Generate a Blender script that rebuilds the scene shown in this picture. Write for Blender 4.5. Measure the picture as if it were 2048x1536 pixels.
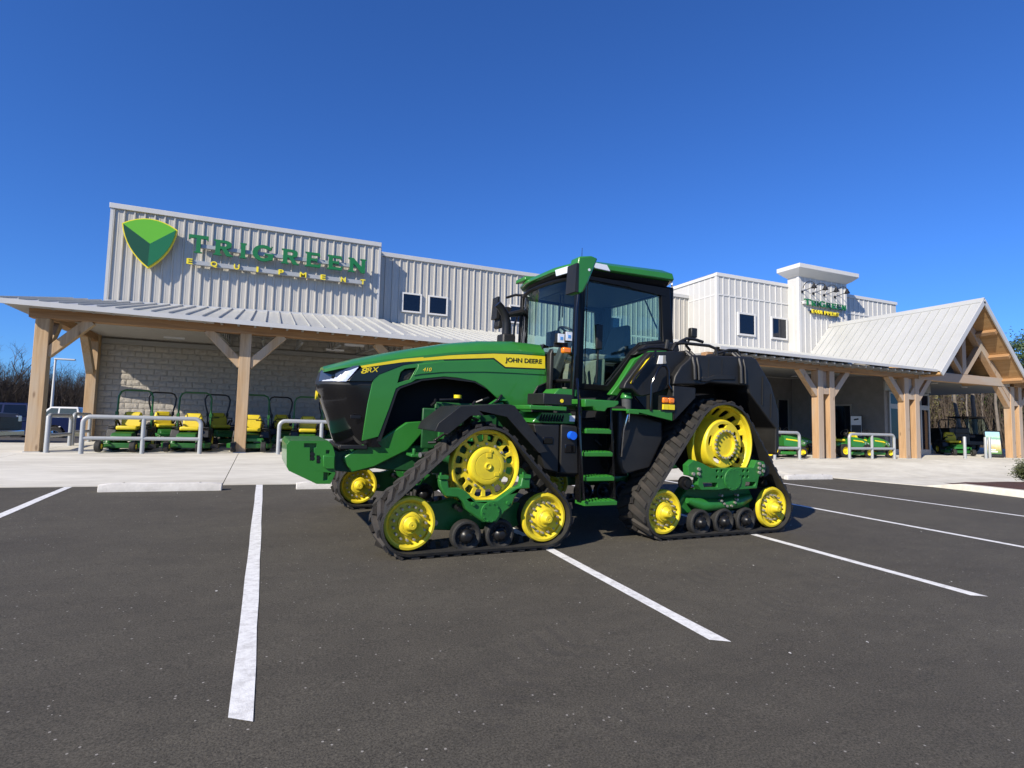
import bpy, bmesh, math, random
from mathutils import Vector, Matrix, Euler
from mathutils.geometry import tessellate_polygon

for o in list(bpy.data.objects): bpy.data.objects.remove(o)
SC = bpy.context.scene
COL = SC.collection
R = math.radians
random.seed(7)

# ------------------------------------------------------------------ camera, sky, sun, exposure
cam_d = bpy.data.cameras.new('camera'); cam = bpy.data.objects.new('camera', cam_d); COL.objects.link(cam)
cam_d.sensor_fit = 'HORIZONTAL'; cam_d.sensor_width = 36.0; cam_d.lens = 36.0 * 1131.187 / 2048.0
cam_d.clip_start = 0.05; cam_d.clip_end = 3000
def look(yaw, pitch, roll):
    cy, sy, cp, sp = math.cos(yaw), math.sin(yaw), math.cos(pitch), math.sin(pitch)
    fwd = Vector((sy * cp, cy * cp, sp)); right = Vector((cy, -sy, 0)); up = right.cross(fwd)
    cr, sr = math.cos(roll), math.sin(roll)
    r2 = cr * right + sr * up; u2 = -sr * right + cr * up
    return Matrix((r2, u2, -fwd)).transposed().to_4x4()
cam.matrix_world = Matrix.Translation((0, 0, 1.5)) @ look(0.408635, 0.0747144, 0.0228283)
SC.camera = cam

SUN_AZ, SUN_EL = R(61.5), R(33.5)          # light travels towards +X, +Y and down
sdir = Vector((math.sin(SUN_AZ) * math.cos(SUN_EL), math.cos(SUN_AZ) * math.cos(SUN_EL), -math.sin(SUN_EL)))
sun_d = bpy.data.lights.new('sun', 'SUN'); sun_d.energy = 5.0; sun_d.angle = R(0.53); sun_d.color = (1.0, 0.91, 0.765)
sun = bpy.data.objects.new('sun', sun_d); COL.objects.link(sun); sun.location = (-30, -20, 30)
sun.rotation_euler = sdir.to_track_quat('-Z', 'Y').to_euler()

world = bpy.data.worlds.new('World'); SC.world = world; world.use_nodes = True
wn = world.node_tree.nodes; wl = world.node_tree.links
for n in list(wn): wn.remove(n)
sky = wn.new('ShaderNodeTexSky'); sky.sky_type = 'NISHITA'; sky.sun_disc = False
sky.sun_elevation = SUN_EL; sky.sun_rotation = math.pi + SUN_AZ
sky.air_density = 1.0; sky.dust_density = 0.15; sky.ozone_density = 5.0; sky.altitude = 150
bg = wn.new('ShaderNodeBackground'); bg.inputs['Strength'].default_value = 0.080
tint = wn.new('ShaderNodeMix'); tint.data_type = 'RGBA'; tint.blend_type = 'MULTIPLY'; tint.inputs[0].default_value = 1.0
tint.inputs[7].default_value = (0.46, 0.85, 1.48, 1)      # daylight white balance of the camera, the same all over the sky
wl.new(sky.outputs[0], tint.inputs[6])
wo = wn.new('ShaderNodeOutputWorld'); wl.new(tint.outputs[2], bg.inputs['Color']); wl.new(bg.outputs[0], wo.inputs['Surface'])

vs = SC.view_settings; vs.view_transform = 'Standard'; vs.look = 'None'; vs.exposure = 0.45; vs.gamma = 1.0
vs.use_curve_mapping = False
SC.render.engine = 'CYCLES'
SC.cycles.max_bounces = 8; SC.cycles.transparent_max_bounces = 16

# ------------------------------------------------------------------ materials
MATS = {}
def nt(name):
    m = bpy.data.materials.new(name); m.use_nodes = True
    MATS[name] = m
    n = m.node_tree.nodes; l = m.node_tree.links
    return m, n, l, n['Principled BSDF']
def pm(name, col, rough=0.5, metal=0.0, var=0.0, scale=6.0, bump=0.0, bscale=60.0, stretch=(1, 1, 1), coat=0.0, col2=None, spec=None, detail=4.0, rvar=0.0):
    m, n, l, b = nt(name)
    b.inputs['Base Color'].default_value = (*col, 1); b.inputs['Roughness'].default_value = rough
    b.inputs['Metallic'].default_value = metal
    if coat: b.inputs['Coat Weight'].default_value = coat; b.inputs['Coat Roughness'].default_value = 0.06
    if spec is not None: b.inputs['Specular IOR Level'].default_value = spec
    if var or bump or col2 or rvar:
        tc = n.new('ShaderNodeTexCoord'); mp = n.new('ShaderNodeMapping'); mp.inputs['Scale'].default_value = stretch
        l.new(tc.outputs['Object'], mp.inputs['Vector'])
    if var or col2 or rvar:
        no = n.new('ShaderNodeTexNoise'); no.inputs['Scale'].default_value = scale; no.inputs['Detail'].default_value = detail
        no.inputs['Roughness'].default_value = 0.65
        l.new(mp.outputs[0], no.inputs['Vector'])
        if var or col2:
            mx = n.new('ShaderNodeMix'); mx.data_type = 'RGBA'
            c2 = col2 if col2 else tuple(min(1, c * (1 + var)) for c in col)
            c1 = col if col2 else tuple(c * (1 - var) for c in col)
            mx.inputs[6].default_value = (*c1, 1); mx.inputs[7].default_value = (*c2, 1)
            mr = n.new('ShaderNodeMapRange'); mr.inputs[1].default_value = 0.3; mr.inputs[2].default_value = 0.7
            l.new(no.outputs['Fac'], mr.inputs[0]); l.new(mr.outputs[0], mx.inputs[0]); l.new(mx.outputs[2], b.inputs['Base Color'])
        if rvar:
            m2 = n.new('ShaderNodeMapRange'); m2.inputs[3].default_value = max(0, rough - rvar); m2.inputs[4].default_value = min(1, rough + rvar)
            l.new(no.outputs['Fac'], m2.inputs[0]); l.new(m2.outputs[0], b.inputs['Roughness'])
    if bump:
        nb = n.new('ShaderNodeTexNoise'); nb.inputs['Scale'].default_value = bscale; nb.inputs['Detail'].default_value = 4
        l.new(mp.outputs[0], nb.inputs['Vector'])
        bp = n.new('ShaderNodeBump'); bp.inputs['Strength'].default_value = bump; bp.inputs['Distance'].default_value = 0.02
        l.new(nb.outputs['Fac'], bp.inputs['Height']); l.new(bp.outputs[0], b.inputs['Normal'])
    return m
def wood(name, axis, c1, c2, gray=None, facing=None):
    m, n, l, b = nt(name)
    tc = n.new('ShaderNodeTexCoord'); mp = n.new('ShaderNodeMapping')
    s = [9, 9, 9]; s[axis] = 0.55
    mp.inputs['Scale'].default_value = s
    l.new(tc.outputs['Object'], mp.inputs['Vector'])
    no = n.new('ShaderNodeTexNoise'); no.inputs['Scale'].default_value = 1.6; no.inputs['Detail'].default_value = 6; no.inputs['Distortion'].default_value = 0.9
    l.new(mp.outputs[0], no.inputs['Vector'])
    cr = n.new('ShaderNodeValToRGB'); e = cr.color_ramp.elements
    e[0].position = 0.32; e[0].color = (*c2, 1); e[1].position = 0.66; e[1].color = (*c1, 1)
    l.new(no.outputs['Fac'], cr.inputs[0]); out = cr.outputs[0]
    if gray:
        # sun-bleached, weathered timber: silvers in patches
        n2 = n.new('ShaderNodeTexNoise'); n2.inputs['Scale'].default_value = 0.9; n2.inputs['Detail'].default_value = 3
        mp2 = n.new('ShaderNodeMapping'); s2 = [2.2, 2.2, 2.2]; s2[axis] = 0.5; mp2.inputs['Scale'].default_value = s2
        l.new(tc.outputs['Object'], mp2.inputs['Vector']); l.new(mp2.outputs[0], n2.inputs['Vector'])
        mr = n.new('ShaderNodeMapRange'); mr.inputs[1].default_value = gray[1]; mr.inputs[2].default_value = gray[1] + 0.2
        mr.inputs[4].default_value = gray[2]
        l.new(n2.outputs['Fac'], mr.inputs[0])
        fac = mr.outputs[0]
        if facing:
            ge = n.new('ShaderNodeNewGeometry'); vm = n.new('ShaderNodeVectorMath'); vm.operation = 'DOT_PRODUCT'
            vm.inputs[1].default_value = facing; l.new(ge.outputs['True Normal'], vm.inputs[0])
            mm = n.new('ShaderNodeMath'); mm.operation = 'MULTIPLY'; mm.use_clamp = True
            l.new(vm.outputs['Value'], mm.inputs[0]); mm.inputs[1].default_value = 0.6
            ad = n.new('ShaderNodeMath'); ad.operation = 'ADD'; ad.use_clamp = True
            l.new(mm.outputs[0], ad.inputs[0]); l.new(fac, ad.inputs[1]); fac = ad.outputs[0]
        mx = n.new('ShaderNodeMix'); mx.data_type = 'RGBA'; mx.inputs[7].default_value = (*gray[0], 1)
        l.new(fac, mx.inputs[0]); l.new(out, mx.inputs[6]); out = mx.outputs[2]
    # knots
    vo = n.new('ShaderNodeTexVoronoi'); vo.inputs['Scale'].default_value = 1.0; mp3 = n.new('ShaderNodeMapping'); s3 = [3.2, 3.2, 3.2]; s3[axis] = 1.15; mp3.inputs['Scale'].default_value = s3
    l.new(tc.outputs['Object'], mp3.inputs['Vector']); l.new(mp3.outputs[0], vo.inputs['Vector'])
    kr = n.new('ShaderNodeMapRange'); kr.inputs[1].default_value = 0.05; kr.inputs[2].default_value = 0.13; kr.inputs[3].default_value = 0.75; kr.inputs[4].default_value = 0.0
    l.new(vo.outputs['Distance'], kr.inputs[0])
    km = n.new('ShaderNodeMix'); km.data_type = 'RGBA'; km.inputs[7].default_value = (c2[0] * .42, c2[1] * .40, c2[2] * .40, 1); l.new(kr.outputs[0], km.inputs[0]); l.new(out, km.inputs[6]); out = km.outputs[2]
    l.new(out, b.inputs['Base Color']); b.inputs['Roughness'].default_value = 0.75
    bp = n.new('ShaderNodeBump'); bp.inputs['Strength'].default_value = 0.35; bp.inputs['Distance'].default_value = 0.01
    l.new(no.outputs['Fac'], bp.inputs['Height']); l.new(bp.outputs[0], b.inputs['Normal'])
    return m
def glass(name, tint, refl=0.06, base_mix=0.0, base=(0.02, 0.025, 0.03)):
    """thin pane: tinted transparency with a fresnel mirror on top"""
    m = bpy.data.materials.new(name); m.use_nodes = True; MATS[name] = m
    n = m.node_tree.nodes; l = m.node_tree.links
    n.remove(n['Principled BSDF'])
    tr = n.new('ShaderNodeBsdfTransparent'); tr.inputs[0].default_value = (*tint, 1)
    gl = n.new('ShaderNodeBsdfGlossy'); gl.inputs['Roughness'].default_value = 0.015; gl.inputs['Color'].default_value = (1, 1, 1, 1)
    fr = n.new('ShaderNodeFresnel'); ge = n.new('ShaderNodeNewGeometry')
    io = n.new('ShaderNodeMapRange'); io.inputs[3].default_value = 1.5; io.inputs[4].default_value = 1 / 1.5
    l.new(ge.outputs['Backfacing'], io.inputs[0]); l.new(io.outputs[0], fr.inputs['IOR'])   # both faces of the pane behave alike
    mx = n.new('ShaderNodeMixShader'); l.new(fr.outputs[0], mx.inputs[0])
    src = tr
    if base_mix:
        df = n.new('ShaderNodeBsdfDiffuse'); df.inputs[0].default_value = (*base, 1)
        mb = n.new('ShaderNodeMixShader'); mb.inputs[0].default_value = base_mix
        l.new(tr.outputs[0], mb.inputs[1]); l.new(df.outputs[0], mb.inputs[2]); src = mb
    l.new(src.outputs[0], mx.inputs[1]); l.new(gl.outputs[0], mx.inputs[2])
    l.new(mx.outputs[0], n['Material Output'].inputs['Surface'])
    return m

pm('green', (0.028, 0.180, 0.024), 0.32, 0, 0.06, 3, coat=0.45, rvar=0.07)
pm('mower_green_shaded', (0.014, 0.100, 0.016), 0.4, 0, 0.15, 6)  # tractor green darkened: porch shade put into the mowers' colour
pm('mower_yellow_shaded', (0.60, 0.46, 0.015), 0.5, 0, 0.08, 8)  # yellow dimmed the same way, porch shade painted into the seats
pm('lens_dark', (0.06, 0.07, 0.085), 0.06, 0.3, coat=1.0)
pm('cab_black', (0.005, 0.005, 0.005), 0.42, spec=0.25)
pm('green_cast', (0.020, 0.150, 0.026), 0.42, 0, 0.12, 8, bump=0.10, bscale=50)
pm('yellow', (0.80, 0.63, 0.015), 0.38, 0, 0.05, 5, coat=0.25)
pm('yellow_wheel', (0.60, 0.47, 0.026), 0.45, 0, 0.07, 7, col2=(0.76, 0.61, 0.022), bump=0.06, bscale=40)
pm('rubber', (0.012, 0.012, 0.012), 0.72, 0, 0.35, 9, bump=0.35, bscale=90, col2=(0.024, 0.023, 0.021))
pm('rubber_dusty', (0.016, 0.015, 0.014), 0.8, 0, 0.3, 5, bump=0.3, bscale=70, col2=(0.045, 0.038, 0.031))
pm('black_plastic', (0.008, 0.008, 0.008), 0.50, 0, 0.2, 2.2, col2=(0.017, 0.0165, 0.015), bump=0.12, bscale=220, rvar=0.08)
pm('black_gloss', (0.004, 0.004, 0.005), 0.14, 0, coat=0.3)
pm('black_matte', (0.004, 0.004, 0.004), 0.85)
pm('black_metal', (0.014, 0.014, 0.015), 0.38, 0.3, 0.2, 20)
pm('steel', (0.36, 0.34, 0.31), 0.42, 0.85, 0.2, 30)
pm('zinc', (0.46, 0.43, 0.36), 0.5, 0.7, 0.2, 40)
pm('chrome', (0.75, 0.76, 0.78), 0.12, 1.0)
pm('lamp_white', (0.75, 0.77, 0.80), 0.14, 0.1, coat=1.0)
pm('lamp_refl', (0.78, 0.80, 0.84), 0.16, 0.45, var=0.18, scale=25)
pm('amber', (0.85, 0.20, 0.01), 0.2, coat=0.8)
pm('cab_tan', (0.26, 0.25, 0.21), 0.75, 0, 0.12, 20)
pm('cab_gray', (0.06, 0.062, 0.064), 0.7, 0, 0.15, 20)
pm('cab_dark', (0.022, 0.023, 0.026), 0.7)
pm('decal_white', (0.8, 0.8, 0.78), 0.45)
pm('decal_black', (0.01, 0.01, 0.01), 0.4)
pm('blue_cap', (0.01, 0.12, 0.75), 0.35)
pm('engine_green', (0.010, 0.075, 0.018), 0.5, 0, 0.25, 12)
pm('grille', (0.010, 0.010, 0.011), 0.34, 0.2, bump=0.5, bscale=260)
glass('cab_glass', (0.74, 0.86, 0.84))
glass('head_glass', (0.90, 0.93, 0.97))
glass('window_glass', (0.10, 0.13, 0.17), base_mix=0.75, base=(0.006, 0.010, 0.022))
glass('door_glass', (0.35, 0.40, 0.40), base_mix=0.25, base=(0.01, 0.012, 0.012))
# building
pm('metal_wall', (0.47, 0.45, 0.405), 0.42, 0.15, 0.05, 0.8, rvar=0.05)
pm('metal_trim', (0.50, 0.50, 0.49), 0.45, 0.1, 0.05, 2)
pm('white_board', (0.50, 0.495, 0.475), 0.6, 0, 0.03, 2, bump=0.10, bscale=40)
pm('white_trim', (0.60, 0.595, 0.575), 0.5)
pm('roof_metal', (0.48, 0.485, 0.465), 0.38, 0.15, 0.05, 0.7, rvar=0.06)
pm('block', (0.33, 0.305, 0.265), 0.9, 0, 0.22, 5, bump=0.7, bscale=14, col2=(0.43, 0.40, 0.355), detail=8)
pm('mortar', (0.40, 0.375, 0.335), 0.95, 0, 0.1, 6)
pm('block_smooth', (0.23, 0.22, 0.21), 0.85, 0, 0.12, 3, bump=0.2, bscale=30)
pm('ceiling_gray', (0.26, 0.26, 0.25), 0.8, 0, 0.05, 2)
pm('deck_gray', (0.36, 0.345, 0.32), 0.6, 0, 0.08, 3)
pm('joist_gray', (0.30, 0.30, 0.29), 0.6)
pm('galv_paint', (0.36, 0.375, 0.38), 0.42, 0.15, 0.06, 6)
pm('conc_stop', (0.60, 0.58, 0.54), 0.85, 0, 0.12, 7, bump=0.35, bscale=40)
pm('alum', (0.36, 0.36, 0.35), 0.4, 0.5)
pm('sign_green', (0.012, 0.150, 0.045), 0.4)
pm('sign_green_light', (0.115, 0.42, 0.022), 0.4)
pm('sign_green_mid', (0.008, 0.135, 0.050), 0.4)
pm('sign_green_dark', (0.006, 0.065, 0.028), 0.4)
pm('sign_yellow', (0.80, 0.66, 0.03), 0.4)
wood('wood_x', 0, (0.36, 0.205, 0.095), (0.245, 0.128, 0.055), ((0.30, 0.25, 0.20), 0.62, 0.5))
wood('wood_y', 1, (0.39, 0.23, 0.11), (0.28, 0.15, 0.065), ((0.30, 0.25, 0.20), 0.62, 0.5))
wood('wood_z', 2, (0.47, 0.325, 0.185), (0.35, 0.225, 0.115), ((0.40, 0.345, 0.27), 0.45, 0.7))
wood('wood_zf', 2, (0.47, 0.30, 0.165), (0.37, 0.225, 0.115), ((0.37, 0.33, 0.28), 0.55, 0.55), facing=(0, -1, 0))
wood('wood_xf', 0, (0.44, 0.28, 0.15), (0.33, 0.19, 0.09), ((0.38, 0.33, 0.28), 0.5, 0.6), facing=(0, -1, 0))
wood('plywood', 1, (0.44, 0.27, 0.12), (0.35, 0.20, 0.08))
# vegetation
pm('bark', (0.105, 0.085, 0.068), 0.9, 0, 0.25, 4, bump=0.4, bscale=20)
pm('bark_pale', (0.17, 0.145, 0.12), 0.9, 0, 0.25, 4)
pm('twig', (0.085, 0.066, 0.052), 0.9, 0, 0.3, 0.4)
pm('leaf_dark', (0.045, 0.075, 0.020), 0.6, 0, 0.4, 1.2)
pm('leaf_olive', (0.115, 0.105, 0.035), 0.7, 0, 0.4, 0.8)
pm('shrub_leaf', (0.060, 0.070, 0.022), 0.6, 0, 0.35, 5)
pm('mulch', (0.070, 0.030, 0.022), 0.95, 0, 0.5, 30, bump=1.0, bscale=60)

# ------------------------------------------------------------------ mesh builder
def axis_map(axis):
    return {'x': lambda a, b, d: (d, a, b), 'y': lambda a, b, d: (a, d, b), 'z': lambda a, b, d: (a, b, d)}[axis]
STUFF_NAMES = {'wheel_bolts', 'plate_bolts', 'frame_bolts', 'valve_bolts', 'pivot_bolts', 'hoses', 'tread', 'lifting_pins'}
class MB:
    def __init__(s): s.v = []; s.f = []
    def add(s, vs_, fs_):
        o = len(s.v); s.v += [tuple(p) for p in vs_]; s.f += [tuple(i + o for i in f) for f in fs_]; return s
    def box(s, x0, x1, y0, y1, z0, z1):
        return s.add([(x0, y0, z0), (x1, y0, z0), (x1, y1, z0), (x0, y1, z0), (x0, y0, z1), (x1, y0, z1), (x1, y1, z1), (x0, y1, z1)],
                     [(0, 3, 2, 1), (4, 5, 6, 7), (0, 1, 5, 4), (1, 2, 6, 5), (2, 3, 7, 6), (3, 0, 4, 7)])
    def hexa(s, p8):
        return s.add(p8, [(0, 3, 2, 1), (4, 5, 6, 7), (0, 1, 5, 4), (1, 2, 6, 5), (2, 3, 7, 6), (3, 0, 4, 7)])
    def bar(s, p0, p1, w, h, up=(0, 0, 1)):
        """rectangular bar from p0 to p1, w across, h along up"""
        p0 = Vector(p0); p1 = Vector(p1); d = (p1 - p0).normalized(); up = Vector(up)
        sd = d.cross(up)
        if sd.length < 1e-4: sd = d.cross(Vector((0, 1, 0)))
        sd.normalize(); u = sd.cross(d).normalized(); a = sd * w / 2; c = u * h / 2
        return s.hexa([p0 - a - c, p0 + a - c, p1 + a - c, p1 - a - c, p0 - a + c, p0 + a + c, p1 + a + c, p1 - a + c])
    def prism(s, outer, axis, d0, d1, holes=(), floor=None):
        """outline with holes extruded from d0 to d1 along axis; floor = depth at which the holes are closed"""
        mp = axis_map(axis); loops = [list(outer)] + [list(h) for h in holes]
        tri = tessellate_polygon([[Vector((p[0], p[1], 0)) for p in lp] for lp in loops])
        flat = [p for lp in loops for p in lp]; n = len(flat)
        vs_ = [mp(p[0], p[1], d0) for p in flat] + [mp(p[0], p[1], d1) for p in flat]
        fs_ = [tuple(t) for t in tri]
        if floor is None: fs_ += [tuple(i + n for i in t) for t in tri]
        else:
            t2 = tessellate_polygon([[Vector((p[0], p[1], 0)) for p in outer]]); fs_ += [tuple(i + n for i in t) for t in t2]
        k = 0
        for li, lp in enumerate(loops):
            m = len(lp)
            for i in range(m):
                a, b = k + i, k + (i + 1) % m
                if li == 0 or floor is None: fs_.append((a, b, b + n, a + n))
            k += m
        s.add(vs_, fs_)
        if floor is not None:
            for h in holes:
                m = len(h); t2 = tessellate_polygon([[Vector((p[0], p[1], 0)) for p in h]])
                vs2 = [mp(p[0], p[1], d0) for p in h] + [mp(p[0], p[1], floor) for p in h]
                s.add(vs2, [tuple(i + m for i in t) for t in t2] + [(i, (i + 1) % m, (i + 1) % m + m, i + m) for i in range(m)])
        return s
    def loft(s, rings, closed=True, caps=True):
        n = len(rings[0]); vs_ = [p for r in rings for p in r]; fs_ = []
        for k in range(len(rings) - 1):
            for i in range(n if closed else n - 1):
                j = (i + 1) % n
                fs_.append((k * n + i, k * n + j, (k + 1) * n + j, (k + 1) * n + i))
        if caps and closed:
            fs_.append(tuple(range(n))[::-1]); fs_.append(tuple(range((len(rings) - 1) * n, len(rings) * n)))
        return s.add(vs_, fs_)
    def tube(s, pts, r, seg=8, caps=True, closed=False):
        pts = [Vector(p) for p in pts]; n = len(pts); rs = r if isinstance(r, (list, tuple)) else [r] * n
        rings = []; up = None
        for i, p in enumerate(pts):
            if closed: t = pts[(i + 1) % n] - pts[i - 1]
            else: t = pts[min(i + 1, n - 1)] - pts[max(i - 1, 0)]
            t.normalize()
            if up is None:
                up = Vector((0, 0, 1)) if abs(t.z) < 0.9 else Vector((0, 1, 0))
            up = up - t * up.dot(t)
            if up.length < 1e-5: up = t.orthogonal()
            up.normalize(); sd = t.cross(up)
            rings.append([p + (up * math.cos(a) + sd * math.sin(a)) * rs[i] for a in [2 * math.pi * k / seg for k in range(seg)]])
        if closed: rings.append(rings[0])
        return s.loft(rings, True, caps and not closed)
    def cyl(s, p0, p1, r0, r1=None, seg=16):
        return s.tube([p0, p1], [r0, r0 if r1 is None else r1], seg)
    def lathe(s, prof, c, axis='y', seg=32, closed_prof=False):
        """profile (radius, offset along axis) turned about the axis through c"""
        c = Vector(c); rings = []
        for k in range(seg):
            a = 2 * math.pi * k / seg; ca, sa = math.cos(a), math.sin(a); ring = []
            for r, h in prof:
                if axis == 'y': ring.append((c.x + r * ca, c.y + h, c.z + r * sa))
                elif axis == 'x': ring.append((c.x + h, c.y + r * ca, c.z + r * sa))
                else: ring.append((c.x + r * ca, c.y + r * sa, c.z + h))
            rings.append(ring)
        rings.append(rings[0])
        m = len(prof); vs_ = [p for r in rings[:-1] for p in r]; fs_ = []
        for k in range(seg):
            k2 = (k + 1) % seg
            for i in range(m - 1): fs_.append((k * m + i, k2 * m + i, k2 * m + i + 1, k * m + i + 1))
        return s.add(vs_, fs_)
    def mesh(s, name, mat, smooth=True, ang=32):
        me = bpy.data.meshes.new(name); me.from_pydata(s.v, [], s.f)
        bm = bmesh.new(); bm.from_mesh(me)
        bmesh.ops.remove_doubles(bm, verts=bm.verts, dist=1e-5)
        bmesh.ops.recalc_face_normals(bm, faces=bm.faces); bm.to_mesh(me); bm.free()
        if smooth:
            me.polygons.foreach_set('use_smooth', [True] * len(me.polygons)); me.set_sharp_from_angle(angle=R(ang))
        me.materials.append(MATS[mat] if isinstance(mat, str) else mat)
        return me
    def build(s, name, mat, parent=None, bevel=0.0, smooth=True, ang=32, seg=2):
        o = bpy.data.objects.new(name, s.mesh(name, mat, smooth, ang)); COL.objects.link(o)
        if parent is not None: o.parent = parent
        if name in STUFF_NAMES: o['kind'] = 'stuff'
        if bevel:
            b = o.modifiers.new('bevel', 'BEVEL'); b.width = bevel; b.segments = seg; b.limit_method = 'ANGLE'; b.angle_limit = R(30)
        return o
def tag(o, label=None, cat=None, group=None, kind=None):
    if label: o['label'] = label
    if cat: o['category'] = cat
    if group: o['group'] = group
    if kind: o['kind'] = kind
    return o
def thing(name, label, cat, loc=(0, 0, 0), rot=(0, 0, 0), group=None):
    o = bpy.data.objects.new(name, None); COL.objects.link(o); o.empty_display_size = 0.2
    o.location = loc; o.rotation_euler = rot
    return tag(o, label, cat, group)
def inst(name, me, parent=None, loc=(0, 0, 0), rot=(0, 0, 0), scale=(1, 1, 1), matrix=None):
    o = bpy.data.objects.new(name, me); COL.objects.link(o)
    if parent is not None: o.parent = parent
    if matrix is not None: o.matrix_local = matrix
    else: o.location = loc; o.rotation_euler = rot; o.scale = scale
    return o
KIDS = {}
def copy_tree(src, parent=None):
    if not KIDS.get('ok'):
        KIDS.clear()
        for o in bpy.data.objects:
            if o.parent: KIDS.setdefault(o.parent.name, []).append(o)
        KIDS['ok'] = True
    c = src.copy(); COL.objects.link(c); c.parent = parent
    if parent is not None: c.matrix_parent_inverse = src.matrix_parent_inverse.copy()
    for ch in KIDS.get(src.name, []): copy_tree(ch, c)
    return c
def copy_thing(src, loc, rotz, label, scale=1.0):
    KIDS['ok'] = False
    c = copy_tree(src); c.location = loc; c.rotation_euler = (0, 0, rotz); c.scale = (scale,) * 3; c['label'] = label
    return c
def text_mesh(body, size, extrude, mat, offset=0.0, align='LEFT'):
    cu = bpy.data.curves.new('text', 'FONT'); cu.body = body; cu.size = size; cu.extrude = extrude; cu.offset = offset; cu.align_x = align
    cu.resolution_u = 4
    o = bpy.data.objects.new('text', cu); COL.objects.link(o)
    dg = bpy.context.evaluated_depsgraph_get(); me = bpy.data.meshes.new_from_object(o.evaluated_get(dg))
    bpy.data.objects.remove(o); me.materials.clear(); me.materials.append(MATS[mat])
    return me
def fit_text(name, me, parent, x0, x1, z0, z1, y, shear=0.0, slope=0.0):
    """lay a text mesh upright in the XZ plane at depth y, facing -Y, stretched into the given rectangle"""
    xs = [v.co.x for v in me.vertices]; ys = [v.co.y for v in me.vertices]
    ax, bx, ay, by = min(xs), max(xs), min(ys), max(ys)
    for v in me.vertices:
        u = (v.co.x - ax) / (bx - ax); w = (v.co.y - ay) / (by - ay); d = v.co.z
        v.co = (x0 + (x1 - x0) * u + shear * w * (z1 - z0), y - d, z0 + (z1 - z0) * w + slope * u * (x1 - x0))
    me.update()
    return inst(name, me, parent)

def split_text(name, me, parent, *a, **k):
    o = fit_text(name, me, parent, *a, **k)
    bm = bmesh.new(); bm.from_mesh(o.data); bm.verts.ensure_lookup_table(); seen = set(); parts = []
    for v in bm.verts:
        if v.index in seen: continue
        st = [v]; isl = set()
        while st:
            q = st.pop()
            if q.index in isl: continue
            isl.add(q.index); st += [e.other_vert(q) for e in q.link_edges]
        seen |= isl; parts.append(isl)
    for isl in parts:
        m = MB(); mp_ = {}
        for i in sorted(isl): mp_[i] = len(m.v); m.v.append(tuple(bm.verts[i].co))
        m.f = [tuple(mp_[v.index] for v in f.verts) for f in bm.faces if f.verts[0].index in isl]
        n_ = m.build(name, o.data.materials[0], parent, smooth=False)
    bm.free(); bpy.data.objects.remove(o)
# ------------------------------------------------------------------ terrain
GA, GB = -0.007292, 0.028352
def lot(x, y): return GA * x + GB * y
def y_front(x): return 17.35 if x < 13.3 else (17.35 - (x - 13.3) * 3.4 if x < 14.3 else 13.95)
def y_edge(x): return 11.46
def porch(x, y): return 0.555 + 0.025 * max(0.0, y - y_front(x) - 1.0)
def apron_z(x, y):
    ye = y_edge(x); yf = y_front(x); t = (y - ye) / (yf - ye)
    if t <= 0: return lot(x, y) + 0.012
    if t >= 1: return porch(x, y)
    return (1 - t) * (lot(x, ye) + 0.012) + t * 0.555
def grid(xs, ys, zf):
    m = MB(); nx = len(xs)
    m.add([(x, y, zf(x, y)) for y in ys for x in xs],
          [(j * nx + i, j * nx + i + 1, (j + 1) * nx + i + 1, (j + 1) * nx + i) for j in range(len(ys) - 1) for i in range(nx - 1)])
    return m
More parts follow.
